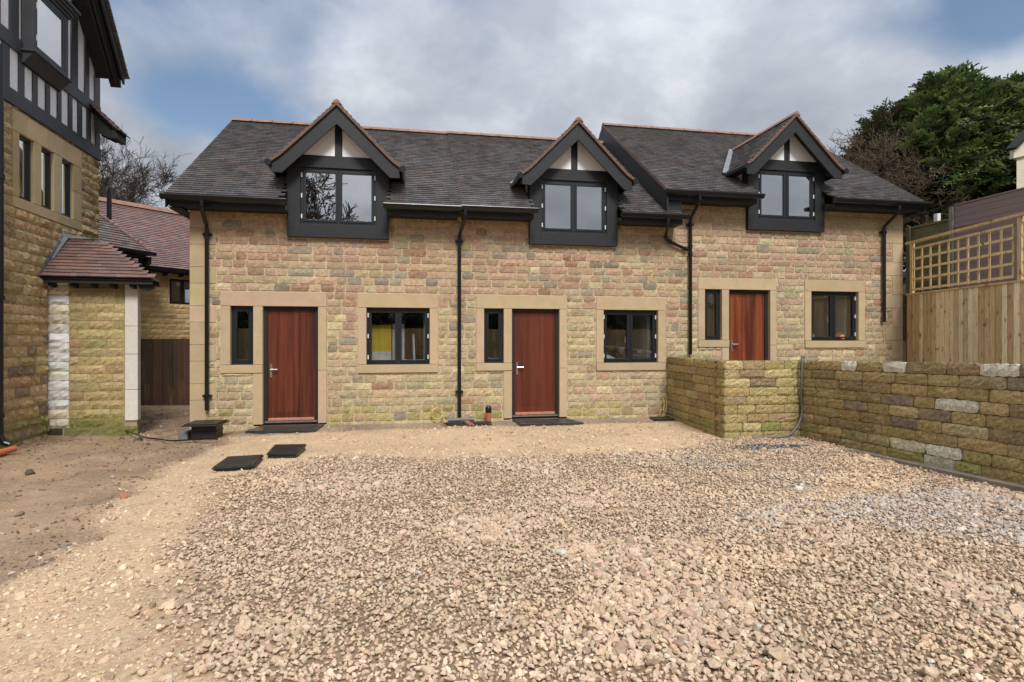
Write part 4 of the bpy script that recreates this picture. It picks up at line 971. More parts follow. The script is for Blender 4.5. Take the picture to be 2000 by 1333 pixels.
# ------------------------------------------------------------------ higher garden with older fences
C_ = thing('composite_fence', (13.7, 10, 2.3), 'brown composite board fence on the higher garden behind the trellis', 'fence')
mb = MB(); z_ = 2.75
while z_ < 4.9: mb.box(13.66, 13.70, 3.0, 12.20, z_, z_+.150); z_ += .156
mb.build('board_panel', 'composite', C_)
MB().box(13.64, 13.72, 3.0, 12.2, 4.915, 4.945).build('cap_rail', 'composite', C_)
MB().box(13.635, 13.66, 3.0, 12.2, 4.35, 4.43).build('arris_rail', 'composite', C_)
o = thing('concrete_post', (13.7, 12.28, 2.2), 'grey concrete fence post where the brown fence meets the old mossy fence', 'post'); MB().box(13.62, 13.74, 12.215, 12.33, 2.2, 4.90).build('shaft', 'concrete', o, bevel=.01)
O = thing('old_fence', (13.7, 12.8, 2.3), 'old mossy green timber fence panel beneath the conifers', 'fence')
mb = MB(); z_ = 2.6
while z_ < 4.55: mb.box(13.67+rng.uniform(-.006, .006), 13.69, 12.34, 13.45, z_, z_+.115, jit((.16, .135, .055), .3)); z_ += .118
mb.build('board_panel', 'oldwood', O)
mb = MB(); mb.box(13.64, 13.70, 12.34, 13.45, 4.57, 4.62, (.17, .145, .06)); mb.build('cap_rail', 'oldwood', O)
MB().box(13.60, 13.70, 13.46, 13.58, 2.3, 4.62, (.10, .085, .05)).build('post', 'oldwood', O)
o = MB(); o.box(13.80, 13.90, 12.80, 12.92, 4.50, 4.86); o = o.build('vent_box', 'whitepl', loc=(13.85, 12.9, 4.5), bevel=.01); tag(o, 'small white plastic box showing above the old mossy fence', 'box')
# low sleeper wall under the higher garden
S_ = thing('sleeper_wall', (13.2, 9, .4), 'dark timber sleeper wall seen through the trellis', 'wall')
mb = MB(); z_ = .35
while z_ < 2.7:
    y_ = 2.5
    while y_ < 15.8:
        L_ = rng.uniform(1.6, 2.4); mb.box(13.0+.12*(z_), 13.3, y_, min(y_+L_-.01, 16), z_, z_+.195, jit((.055, .040, .030), .4)); y_ += L_
    z_ += .2
mb.build('sleeper', 'darkwood', S_)
MB().box(13.31, 15.5, 2.5, 16, .3, 2.74).build('fill', 'concrete', S_)

o = thing('neighbour_house', (16.5, 12.5, 3), 'pale pebbledashed house corner with an arched window at the right edge', 'house')
def nf(u, w, z): return (15.79+u*.655, 12.37-u*.19-w*.68, 1.51+(z-1.51)*.682)
mb = MB(); mb.prism([nf(0, 0, 3), nf(6, 0, 3), nf(6, 0, 13), nf(1.2, 0, 10.4), nf(-.0, 0, 8.9)], (3.9, 2.6, 0)); mb.build('wall', 'pebbledash', o)
mb = MB(); mb.prism([nf(-.22, .12, 8.5), nf(1.3, .12, 8.85), nf(3, .12, 8.85), nf(3, .12, 12.4), nf(-.22, .12, 8.95)], (0, .1, 0)); mb.build('gable_panel', 'cream', o)
mb = MB(); mb.bar(nf(-.30, .10, 8.86), nf(3, .10, 12.52), .30, .07, up=(-.7, 0, .7)); mb.build('verge', 'soffit', o)
mb = MB(); mb.prism([nf(.34, .03, 6), nf(1.2, .03, 6), nf(1.2, .03, 8.5), nf(.6, .03, 8.42), nf(.40, .03, 8.2), nf(.34, .03, 7.9)], (0, -.03, 0)); mb.build('window', 'upvc', o)

# ------------------------------------------------------------------ ground
def vnoise(x, y, s, seed=0):
    x = np.asarray(x)*s+seed*17.3; y = np.asarray(y)*s+seed*9.7
    xi = np.floor(x).astype(int); yi = np.floor(y).astype(int); fx_, fy_ = x-xi, y-yi
    fx_ = fx_*fx_*(3-2*fx_); fy_ = fy_*fy_*(3-2*fy_)
    def h(a, b): 
        v = np.sin(a*127.1+b*311.7+seed*7.7)*43758.5453; return v-np.floor(v)
    return (h(xi, yi)*(1-fx_)+h(xi+1, yi)*fx_)*(1-fy_)+(h(xi, yi+1)*(1-fx_)+h(xi+1, yi+1)*fx_)*fy_
def fbm(x, y, s, seed=0): return vnoise(x, y, s, seed)*.5+vnoise(x, y, s*2.1, seed+1)*.28+vnoise(x, y, s*4.3, seed+2)*.15+vnoise(x, y, s*9, seed+3)*.07
def sm(a, b, v): t = np.clip((v-a)/(b-a), 0, 1); return t*t*(3-2*t)
def mud_edge(y): return np.interp(y, [2, 3.4, 4.4, 5.2, 6.6, 8.5, 9.6, 10.3, 10.7], [-2.5, -2.55, -2.66, -2.75, -2.92, -3.0, -2.95, -2.75, -2.3])
def zones(x, y):
    n = fbm(x, y, .9, 3)-.5; n2 = fbm(x, y, 2.6, 8)-.5
    mud = sm(.20, -.16, (x-mud_edge(y))+n*.7+n2*.5)
    strip = sm(10.15, 10.35, y+n*.5+n2*.2-.0*x)*(1-mud)
    left = np.interp(y, [2.4, 2.8, 3.2, 4.2, 5.6, 7.0, 7.9], [-.6, -.95, -1.25, -1.55, -1.80, -2.15, -1.8])
    far = np.interp(x, [-2, -1.2, 1.5, 3.6, 4.6, 5.2, 7], [7.3, 8.0, 7.65, 7.65, 8.1, 8.7, 8.8])
    near = np.interp(x, [-1, 0, .8, 1.3, 2.2, 5], [2.85, 2.55, 2.4, 2.2, 2.0, 1.5])
    c = sm(-.34, .30, x-left+n*.7+n2*.4)*sm(.25, -.25, y-far+n*.7+n2*.3)*sm(-.12, .15, y-near+n*.5+n2*.3)
    for (px, py, rx, ry) in ((4.45, 5.35, .75, .30), (4.05, 6.3, .35, .15), (2.0, 5.1, .16, .1), (.32, 4.1, .10, .10)):
        c = c*(1-.72*sm(1.3, .3, ((x-px)/rx)**2+((y-py)/ry)**2+n*2.2))
    return mud, strip, c
def gheight(x, y):
    mud, strip, c = zones(x, y)
    h = -.115+.05*sm(9.2, 10.8, y)*(1-mud)-.055*sm(-2.3, -4.2, x)+.02*(fbm(x, y, .5, 5)-.5)*2
    h = h+mud*(.075*(vnoise(x*3.4-y*.5, y*.45, 1.3, 26)-.5)*sm(.3, .6, vnoise(x, y, .7, 27))+.035*(fbm(x, y, 2.2, 21)-.5)*2+.02*(fbm(x, y, 7, 22)-.5)*2)+(1-mud)*(.012*(fbm(x, y, 2.2, 23)-.5)*2+.014*(vnoise(x, y, 11, 24)-.5))
    h = h+sm(-3.3, -5.0, x)*sm(11.0, 14.5, y)*.05
    return np.where((np.abs(x) > 14) | (y > 19) | (y < -8), -.12, h)
def axis(lo, hi, step, far):
    a = list(np.arange(lo, hi+1e-6, step)); v = hi; s_ = step
    while v < far: s_ *= 1.5; v += s_; a.append(v)
    v = lo; s_ = step; pre = []
    while v > -far: s_ *= 1.5; v -= s_; pre.append(v)
    return np.array(pre[::-1]+a)
gx_, gy_ = axis(-7.5, 7.6, .04, 900), axis(1.6, 14.5, .04, 900)
GX, GY = np.meshgrid(gx_, gy_); nxg, nyg = len(gx_), len(gy_)
Z = gheight(GX, GY); V = np.stack([GX.ravel(), GY.ravel(), Z.ravel()], 1)
I = np.arange(nxg*nyg).reshape(nyg, nxg); Fq = np.stack([I[:-1, :-1].ravel(), I[:-1, 1:].ravel(), I[1:, 1:].ravel(), I[1:, :-1].ravel()], 1)
cxm = (GX[:-1, :-1]+GX[1:, 1:]).ravel()/2; cym = (GY[:-1, :-1]+GY[1:, 1:]).ravel()/2
mud, strip, coarse = zones(cxm, cym)
SAND = np.array([.56, .405, .255]); MUD = np.array([.335, .23, .145]); STR = np.array([.33, .25, .175]); UND = np.array([.27, .19, .125])  # UND: shade between the gravel stones, painted into the base colour
k_ = (fbm(cxm, cym, 1.4, 31)-.5)[:, None]
gc = SAND*(1+k_*.35); gc = gc*(1-coarse[:, None])+UND*coarse[:, None]
gc = gc*(1-strip[:, None])+STR*(1+k_*.8)*strip[:, None]
mc = MUD*(1+k_*.9); rd = sm(.5, .7, fbm(cxm, cym, .8, 40))[:, None]; mc = mc*(1-rd*.5)+np.array([.29, .205, .14])*rd*.5
gc = gc*(1-mud[:, None])+mc*mud[:, None]
def ground_mat():
    m, t, p = new_mat('ground'); a = nd(t, 'ShaderNodeAttribute', attribute_name='Col'); tcn = nd(t, 'ShaderNodeTexCoord')
    def nz(s, d=8.0): n = nd(t, 'ShaderNodeTexNoise', i_Scale=s, i_Detail=d, i_Roughness=.65); t.links.new(tcn.outputs['Object'], n.inputs['Vector']); return n.outputs[0]
    c = mixc(t, 1.0, a.outputs['Color'], ramp(t, nz(38), [(.3, .68), (.7, 1.25)]), 'MULTIPLY')
    c = mixc(t, 1.0, c, ramp(t, nz(3.1), [(.3, .86), (.7, 1.10)]), 'MULTIPLY')
    t.links.new(c, p.inputs['Base Color'])
    # wet mud in the passage
    sepn = nd(t, 'ShaderNodeSeparateXYZ'); t.links.new(tcn.outputs['Object'], sepn.inputs[0])
    wetx = ramp(t, mth(t, 'ADD', mth(t, 'MULTIPLY', sepn.outputs[0], -.25), 0), [(.62, 0), (.90, 1)])
    wety = ramp(t, mth(t, 'MULTIPLY', sepn.outputs[1], .06), [(.50, 0), (.62, 1)])
    wn = ramp(t, nz(2.4, 4.0), [(.40, 0), (.54, 1)])
    w_ = mth(t, 'MULTIPLY', mth(t, 'MULTIPLY', wetx, wety), wn)
    rr_ = mth(t, 'SUBTRACT', .92, mth(t, 'MULTIPLY', w_, .72)); t.links.new(rr_, p.inputs['Roughness'])
    b = nd(t, 'ShaderNodeBump'); b.inputs['Distance'].default_value = .02
    t.links.new(mth(t, 'SUBTRACT', .9, mth(t, 'MULTIPLY', w_, .75)), b.inputs['Strength']); t.links.new(nz(26), b.inputs['Height']); t.links.new(b.outputs[0], p.inputs['Normal'])
    p.inputs['Specular IOR Level'].default_value = .35
    return m
M['ground'] = ground_mat()
go = fast_mesh('ground', V, Fq, gc, 'ground', smooth=True); tag(go, kind='structure')

# rock templates
def rock(n_var, sub):
    outl = []
    ph = (1+5**.5)/2
    v = np.array([(-1, ph, 0), (1, ph, 0), (-1, -ph, 0), (1, -ph, 0), (0, -1, ph), (0, 1, ph), (0, -1, -ph), (0, 1, -ph), (ph, 0, -1), (ph, 0, 1), (-ph, 0, -1), (-ph, 0, 1)], float); v /= np.linalg.norm(v[0])
    f = np.array([(0, 11, 5), (0, 5, 1), (0, 1, 7), (0, 7, 10), (0, 10, 11), (1, 5, 9), (5, 11, 4), (11, 10, 2), (10, 7, 6), (7, 1, 8), (3, 9, 4), (3, 4, 2), (3, 2, 6), (3, 6, 8), (3, 8, 9), (4, 9, 5), (2, 4, 11), (6, 2, 10), (8, 6, 7), (9, 8, 1)])
    if sub:
        vl = [tuple(q) for q in v]; cache = {}; nf_ = []
        def mid(a, b):
            k = (min(a, b), max(a, b))
            if k not in cache: q = (np.array(vl[a])+np.array(vl[b])); q /= np.linalg.norm(q); vl.append(tuple(q)); cache[k] = len(vl)-1
            return cache[k]
        for a, b, c in f: ab, bc, ca = mid(a, b), mid(b, c), mid(c, a); nf_ += [(a, ab, ca), (b, bc, ab), (c, ca, bc), (ab, bc, ca)]
        v = np.array(vl); f = np.array(nf_)
    for _ in range(n_var):
        q = v.copy()
        for _k in range(9):       # chop flat facets
            n = nr.normal(size=3); n /= np.linalg.norm(n); d = nr.uniform(.45, .8); s_ = q@n; q = q-np.outer(np.maximum(s_-d, 0), n)
        q *= np.array([nr.uniform(.8, 1.25), nr.uniform(.65, 1.0), nr.uniform(.42, .72)]); q += nr.normal(scale=.04, size=q.shape)
        outl.append(q)
    return outl, f
def scatter(name, tmpl, f, pos, size, cols, mt, parent=None, tiltamp=.45, rot=None, loc=(0, 0, 0), smooth=False):
    n = len(pos); which = nr.integers(0, len(tmpl), n); Tm = np.stack(tmpl)
    if rot is None:
        a = nr.uniform(0, 2*np.pi, n); tx = nr.normal(scale=tiltamp, size=n); ty = nr.normal(scale=tiltamp, size=n)
        ca, sa = np.cos(a), np.sin(a); Rz = np.zeros((n, 3, 3)); Rz[:, 0, 0] = ca; Rz[:, 0, 1] = -sa; Rz[:, 1, 0] = sa; Rz[:, 1, 1] = ca; Rz[:, 2, 2] = 1
        cx_, sx_ = np.cos(tx), np.sin(tx); Rx = np.zeros((n, 3, 3)); Rx[:, 0, 0] = 1; Rx[:, 1, 1] = cx_; Rx[:, 1, 2] = -sx_; Rx[:, 2, 1] = sx_; Rx[:, 2, 2] = cx_
        cy_, sy_ = np.cos(ty), np.sin(ty); Ry = np.zeros((n, 3, 3)); Ry[:, 1, 1] = 1; Ry[:, 0, 0] = cy_; Ry[:, 0, 2] = sy_; Ry[:, 2, 0] = -sy_; Ry[:, 2, 2] = cy_
        rot = Ry@Rx@Rz
    P_ = np.einsum('nij,nkj->nki', rot, Tm[which]*np.asarray(size).reshape(n, 1, -1))+pos[:, None, :]
    m = Tm.shape[1]; V_ = P_.reshape(-1, 3); F_ = (f[None]+(np.arange(n)*m)[:, None, None]).reshape(-1, f.shape[1])
    C_ = np.repeat(cols, len(f), axis=0)
    return fast_mesh(name, V_, F_, C_, mt, parent, loc, smooth)
M['gravel'] = mat('gravel_stone', attr=True, rough=.85, nscale=55, namp=.16, bump=.5, bscale=160, bdist=.003, spec=.3)
def palc(pal, n):
    w = np.array([p[0] for p in pal], float); w /= w.sum(); c = np.array([p[1] for p in pal]); i = nr.choice(len(pal), n, p=w)
    return c[i]*(1+nr.uniform(-.16, .16, (n, 1)))*(1+nr.uniform(-.035, .035, (n, 3)))
GP = [(6, (.55, .405, .275)), (5, (.58, .44, .305)), (2, (.50, .35, .24)), (.8, (.62, .50, .36)), (1.2, (.39, .285, .19)), (.5, (.30, .21, .14)), (.08, (.62, .57, .48))]
def inview(x, y, m=.25):
    d = x*.17966+y*.98373; l = x*.98373-y*.17966; return (np.abs(l) < .93*d+m) & (d > 2.45)
def field_pts(step, x0, x1, y0, y1, jitter=.5):
    X, Y = np.meshgrid(np.arange(x0, x1, step), np.arange(y0, y1, step*.87)); X = X+(np.arange(X.shape[0])[:, None] % 2)*step/2
    x = X.ravel()+nr.uniform(-jitter, jitter, X.size)*step; y = Y.ravel()+nr.uniform(-jitter, jitter, X.size)*step; return x, y
rk1, rf1 = rock(28, True); rk0, rf0 = rock(36, False)
def wallside(x, y): return ~((x > 5.02) & (y > 8.5)) & ~(x > 6.44-.0*y) & (y < 10.86)
def lay(name, step, rmean, ymax, ymin, sub, zl=0):
    x, y = field_pts(step, -3.2, 6.5, max(ymin, 2.0), ymax); mud, strip, c = zones(x, y)
    k = (nr.random(len(x)) < c*.98) & inview(x, y) & wallside(x, y); x, y = x[k], y[k]
    big_ = sm(.45, .72, fbm(x, y, 1.1, 51)); r_ = rmean*np.exp(nr.normal(scale=.28, size=len(x)))*(.82+.42*big_)
    z_ = gheight(x, y)+r_*.25+nr.uniform(0, .014, len(x))+zl
    return x, y, z_, r_
GR = [lay('a', .0285, .0170, 5.6, 2.0, True), lay('b', .034, .0200, 9.0, 5.6, False), lay('c', .11, .025, 5.6, 2.0, True, .005)]
def gravel_cols(x, y):
    c = palc(GP, len(x))
    g = sm(.35, .75, fbm(x, y, .9, 61)+.42*sm(1.4, .2, ((x-5.3)/1.3)**2+((y-4.4)/1.0)**2)-.12)*sm(2.2, 3.6, x)
    gc_ = palc([(4, (.47, .405, .34)), (2, (.56, .50, .43)), (2, (.36, .305, .255)), (3, (.54, .41, .29))], len(x)); k = nr.random(len(x)) < g*.85; c[k] = gc_[k]
    d = sm(1.2, .3, ((x-5.35)/.75)**2+((y-7.75)/.20)**2+(fbm(x, y, 4, 71)-.5)); k = nr.random(len(x)) < d*.85; c[k] = palc([(3, (.085, .095, .115)), (1, (.25, .27, .30)), (1, (.13, .14, .16))], len(x))[k]
    y_ = sm(.5, .7, fbm(x, y, .7, 81)); c = c*(1+.10*(y_[:, None]-.5)*np.array([1, .9, .4]))
    lt = sm(3.25, 2.75, y+.3*(fbm(x, y, 2, 77)-.5))*sm(1.8, .6, x); c = c*(1+.14*lt[:, None]*np.array([1, 1.03, 1.06]))
    return c
xs = [np.concatenate([GR[0][i], GR[2][i]]) for i in range(4)]
pos = np.stack(xs[:3], 1); o = scatter('gravel', rk1, rf1, pos, xs[3], gravel_cols(xs[0], xs[1]), 'gravel'); tag(o, 'coarse pinkish tan crushed stone spread across the yard nearest the viewer', 'gravel', kind='stuff')
b_ = GR[1]; pos = np.stack(b_[:3], 1); o = scatter('gravel', rk0, rf0, pos, b_[3], gravel_cols(b_[0], b_[1]), 'gravel'); tag(o, 'coarse crushed stone further back towards the cottages and low wall', 'gravel', kind='stuff')
# loose stones and grit on the sandy base
x, y = field_pts(.030, -7, 6.5, 2.0, 10.8, .5); mud, strip, c = zones(x, y)
cl = sm(.42, .68, fbm(x, y, 1.6, 91)); near_ = sm(9, 3, y)
k = (nr.random(len(x)) < (1-c)*(1-mud)*(1-strip*.8)*(.34+.60*cl)*(.50+.50*near_)) & inview(x, y) & wallside(x, y); x, y = x[k], y[k]
r_ = .0098*np.exp(nr.normal(scale=.50, size=len(x)))*(1+.5*sm(.5, .8, fbm(x, y, 1.3, 95))); pos = np.stack([x, y, gheight(x, y)+r_*.15], 1)
o = scatter('loose_stone', rk0, rf0, pos, r_, palc([(5, (.58, .425, .275)), (3, (.62, .475, .32)), (1.4, (.44, .315, .205)), (.8, (.68, .56, .40)), (.8, (.34, .25, .165))], len(x)), 'gravel'); tag(o, 'small loose stones lying in the compacted sandy base', 'gravel', kind='stuff')
# rubble on the mud
x, y = field_pts(.045, -8.2, -2.2, 3.0, 15, .5); mud, strip, c = zones(x, y)
cl = sm(.50, .72, fbm(x, y, 1.9, 101)); wl_ = np.abs((x-TO[0])*TN[0]+(y-TO[1])*TN[1]); nearw = sm(.9, .1, wl_)
near_edge = sm(.5, 0, np.abs(x-mud_edge(y))); grey = sm(5.6, 4.6, y)*sm(-2.9, -2.6, x)
k = (nr.random(len(x)) < mud*(.11+.30*cl+.5*nearw+.22*near_edge+.6*grey)) & ((x-TO[0])*TN[0]+(y-TO[1])*TN[1] > .03) & inview(x, y, .5); x, y = x[k], y[k]
r_ = .011*np.exp(nr.normal(scale=.55, size=len(x))); pos = np.stack([x, y, gheight(x, y)+r_*.15], 1)
o = scatter('rubble', rk0, rf0, pos, r_, palc([(5, (.20, .14, .10)), (3, (.28, .20, .14)), (2, (.13, .095, .07)), (1, (.40, .35, .29)), (.6, (.34, .16, .10))], len(x)), 'gravel'); tag(o, 'small rubble and clods scattered over the bare mud beside the timbered house', 'rubble', kind='stuff')
x, y = field_pts(.05, -1.6, 5.2, 10.15, 10.86, .5); mud, strip, c = zones(x, y); k = nr.random(len(x)) < strip*.38; x, y = x[k], y[k]
r_ = .009*np.exp(nr.normal(scale=.5, size=len(x))); pos = np.stack([x, y, gheight(x, y)+r_*.15], 1)
o = scatter('rubble', rk0, rf0, pos, r_, palc([(5, (.22, .16, .11)), (3, (.30, .22, .15)), (1, (.45, .38, .30))], len(x)), 'gravel'); tag(o, 'fine grit along the foot of the cottage walls', 'rubble', kind='stuff')

# hillside on the right and rear
hx, hy = np.meshgrid(np.linspace(11.5, 70, 50), np.linspace(12, 90, 50)); hz = .0+sm(11.5, 15, hx)*3.2+sm(14, 26, hx)*1.8
hz = np.where(hy < 12.5, hz, hz); V = np.stack([hx.ravel(), hy.ravel(), hz.ravel()], 1); I = np.arange(2500).reshape(50, 50)
Fq = np.stack([I[:-1, :-1].ravel(), I[:-1, 1:].ravel(), I[1:, 1:].ravel(), I[1:, :-1].ravel()], 1); M['earth'] = mat('earth', (.05, .04, .025), rough=.95, nscale=2, namp=.5)
o = fast_mesh('hillside', V, Fq, np.ones((len(Fq), 3)), 'earth', smooth=True); tag(o, kind='structure')

# ------------------------------------------------------------------ trees
def branches(base, height, r0, levels, spread, rs, up=.25, nch=(3, 5), lenf=.62, wig=.12, start=.35, droop=0, first=None):
    segs = []
    def grow(p, d, L, r, lev):
        n = 4 if lev < levels-1 else 3; q = p.copy(); pts = [q.copy()]; dd = d.copy()
        for i in range(n):
            dd = dd+rs.normal(scale=wig, size=3)+np.array([0, 0, up*.15-droop*.1*lev]); dd /= np.linalg.norm(dd); q2 = q+dd*L/n
            ra, rb = r*(1-.65*i/n), r*(1-.65*(i+1)/n); segs.append((q.copy(), q2.copy(), ra, rb)); q = q2; pts.append(q.copy())
        if lev >= levels: return
        k = rs.integers(*nch)+(3 if lev == 0 else 0)
        for _ in range(k):
            t = rs.uniform(start if lev == 0 else .2, 1.0); i = min(int(t*n), n-1); b = pts[i]+(pts[i+1]-pts[i])*(t*n-i)
            e = rs.normal(size=3); e -= dd*e.dot(dd); e /= np.linalg.norm(e)
            nd_ = dd*math.cos(spread)+e*math.sin(spread)*rs.uniform(.7, 1.25)+np.array([0, 0, up]); nd_ /= np.linalg.norm(nd_)
            grow(b, nd_, L*lenf*rs.uniform(.7, 1.15), max(r*(1-.55*t)*.6, .002), lev+1)
    grow(np.array(base, float), np.array(first or (0, 0, 1), float), height, r0, 0); return segs
def seg_mesh(name, segs, mt, parent=None, loc=(0, 0, 0), k=4, minr=0):
    A_ = np.array([s[0] for s in segs]); B_ = np.array([s[1] for s in segs]); ra = np.maximum([s[2] for s in segs], minr); rb = np.maximum([s[3] for s in segs], minr)
    d = B_-A_; d /= np.linalg.norm(d, axis=1)[:, None]+1e-9; h = np.where(np.abs(d[:, 2:3]) > .9, np.array([[1, 0, 0]]), np.array([[0, 0, 1]])); u = np.cross(d, h); u /= np.linalg.norm(u, axis=1)[:, None]; w = np.cross(d, u)
    n = len(segs); V_ = np.zeros((n, 2*k, 3))
    for i in range(k):
        c, s_ = math.cos(2*math.pi*i/k), math.sin(2*math.pi*i/k)
        V_[:, i] = A_+(u*c+w*s_)*ra[:, None]; V_[:, k+i] = B_+(u*c+w*s_)*rb[:, None]
    f = np.array([(i, (i+1) % k, k+(i+1) % k, k+i) for i in range(k)]); F_ = (f[None]+(np.arange(n)*2*k)[:, None, None]).reshape(-1, 4)
    return fast_mesh(name, V_.reshape(-1, 3), F_, np.ones((len(F_), 3)), mt, parent, loc)
def bare_tree(base, h, r0, seed, label, levels=5, minr=.012, group=None, spread=.62, lenf=.64, nch=(3, 6), up=.12):
    rs = np.random.default_rng(seed); t = thing('bare_tree', base, label, 'tree', group)
    sg = branches(base, h*.5, r0, levels, spread, rs, lenf=lenf, nch=nch, up=up, start=.45)
    big_ = [s for s in sg if s[2] > r0*.22]; small = [s for s in sg if s[2] <= r0*.22]
    seg_mesh('trunk', big_, 'bark', t, k=7); seg_mesh('crown', small, 'bark', t, k=3, minr=minr); return t
bare_tree((-20.5, 37, 0), 15.6, .30, 5, 'bare winter tree rising above the grey red roof at the left', minr=.010, levels=6, nch=(4, 6), spread=.70, group='bare trees behind the houses')
bare_tree((-17.0, 38, 0), 14.2, .26, 9, 'bare winter tree nearest the left eaves of the cottages', minr=.010, levels=6, nch=(4, 6), spread=.70, group='bare trees behind the houses')
bare_tree((-24.5, 40, 0), 15.8, .30, 14, 'bare winter tree mostly hidden behind the timbered house', minr=.010, levels=6, nch=(4, 6), spread=.70, group='bare trees behind the houses')
# trees and a fence at the viewer's back, seen only mirrored in the panes
bare_tree((-8.6, -20, 0), 14.5, .30, 21, 'spreading bare tree behind the viewer mirrored in the left dormer', levels=5, minr=.028, spread=.75, nch=(4, 6))
bare_tree((8.5, -22, 0), 10.4, .22, 33, 'smaller bare tree behind the viewer mirrored in the middle dormer', levels=4, minr=.02)

def spray_template():
    """a drooping fan of scale foliage"""
    V_, F_ = [], []
    def strip(p0, p1, w0, w1):
        p0 = np.array(p0); p1 = np.array(p1); d = p1-p0; s_ = np.cross(d, (0, 0, 1)); s_ /= np.linalg.norm(s_); b = len(V_)
        V_.extend([p0-s_*w0, p0+s_*w0, p1+s_*w1, p1-s_*w1]); F_.append((b, b+1, b+2, b+3))
    pts = [np.array([t, 0, .30*t-.62*t*t]) for t in np.linspace(0, 1, 6)]
    for i in range(5): strip(pts[i], pts[i+1], .035*(1-i*.12), .035*(1-(i+1)*.15))
    for i in range(1, 6):
        for s_ in (-1, 1):
            L_ = .42*(1-.10*i)*rng.uniform(.7, 1.15); a = pts[i-1]*.5+pts[i]*.5; m = a+np.array([L_*.55, s_*L_*.55, .02]); e = m+np.array([L_*.45, s_*L_*.30, -.13*L_*2])
            strip(a, m, .022, .055); strip(m, e, .055, .008)
            if i < 5: strip(a*.5+m*.5, a*.5+m*.5+np.array([L_*.45, -s_*L_*.02, -.02]), .03, .008)
    return np.array(V_), np.array(F_)
def dir_rot(d, roll):
    d = d/np.linalg.norm(d, axis=1)[:, None]; s_ = np.cross(np.array([[0, 0, 1.]]), d); s_ /= np.linalg.norm(s_, axis=1)[:, None]+1e-9; u = np.cross(d, s_)
    c, q = np.cos(roll)[:, None], np.sin(roll)[:, None]; s2 = s_*c+u*q; u2 = u*c-s_*q
    return np.stack([d, s2, u2], 2)
tmpl = [spray_template() for _ in range(8)]; TS = [t[0] for t in tmpl]; TFc = tmpl[0][1]
def lumpy(ph, zf, seed): return 1+.16*np.sin(3*ph+seed)+.12*np.sin(5*ph-7*zf+seed*2)+.10*np.sin(9*zf+2*ph+seed)+.07*np.sin(13*ph+11*zf+seed*3)
def conifer(base, z0, z1, rx, ry, n, seed, label, green, sparse=0, trunkshift=(0, 0), stems=3, group='conifers on the higher garden'):
    rs = np.random.default_rng(seed); t = thing('conifer', base, label, 'tree', group)
    zf = rs.beta(1.25, 1.15, n); ph = rs.uniform(0, 2*np.pi, n)
    prof = np.interp(zf, [0, .12, .35, .6, .82, .93, 1], [.62, .88, 1.0, .93, .66, .42, .08])
    depth = 1-np.abs(rs.normal(scale=.20, size=n)); depth = np.where(rs.random(n) < .10, depth+rs.uniform(.05, .28, n), depth); depth = np.clip(depth, .15, 1.34); r_ = prof*lumpy(ph, zf, seed)*depth
    x_ = base[0]+rx*r_*np.cos(ph); y_ = base[1]+ry*r_*np.sin(ph); z_ = z0+(z1-z0)*zf+rs.normal(scale=.12, size=n)
    d = np.stack([np.cos(ph), np.sin(ph), .15+.9*zf**3+rs.normal(scale=.25, size=n)], 1)+rs.normal(scale=.3, size=(n, 3))
    sz = rs.uniform(.38, .72, n)*(.8 if sparse else 1); pal = np.array(green); c = pal[rs.integers(0, len(pal), n)]*(rs.uniform(.65, 1.35, n)[:, None])
    global nr
    P_ = np.stack([x_, y_, z_], 1); o = scatter('crown', TS, TFc, P_, sz, c, 'leaf', t, rot=dir_rot(d, rs.normal(scale=.5, size=n)))
    sg = []
    for k in range(stems):
        b = (base[0]+trunkshift[0]+rs.uniform(-.5, .5), base[1]+trunkshift[1]+rs.uniform(-.4, .4), base[2])
        sg += branches(b, (z1-base[2])*.62, .10, 2, 1.15, rs, up=.15, nch=(6, 10), lenf=.28, wig=.05, start=.15)
    seg_mesh('trunk', sg, 'bark', t, k=6, minr=.008); return t
GREEN = [(.08, .125, .036), (.15, .21, .06), (.045, .075, .026), (.20, .265, .08), (.055, .095, .042), (.26, .31, .12)]
DULL = [(.055, .060, .026), (.075, .062, .032), (.045, .055, .022), (.095, .070, .040)]
conifer((17.1, 15.6, 3.0), 4.6, 9.6, 1.7, 1.5, 4600, 3, 'tall bright green conifer with the highest tip right of the cottages', GREEN, stems=3)
conifer((19.4, 15.0, 3.2), 4.4, 9.5, 1.8, 1.7, 4600, 4, 'broad green conifer at the right edge above the brown fence', GREEN)
conifer((24.0, 19.4, 3.2), 4.6, 9.9, 1.9, 1.6, 3600, 8, 'farthest conifer mostly hidden behind the broad one at the right edge', GREEN)
conifer((19.4, 18.4, 3.2), 4.2, 10.2, 1.9, 1.5, 2400, 12, 'darker conifer standing behind the two front conifers', [(.03, .05, .018), (.04, .065, .02)])
conifer((15.7, 16.3, 3.0), 5.2, 8.9, 1.35, .9, 1100, 23, 'thin sparse conifer left of the tall bright one with sky showing through', [(.06, .085, .03), (.085, .115, .04), (.075, .07, .035), (.10, .085, .045)], sparse=1, stems=2)
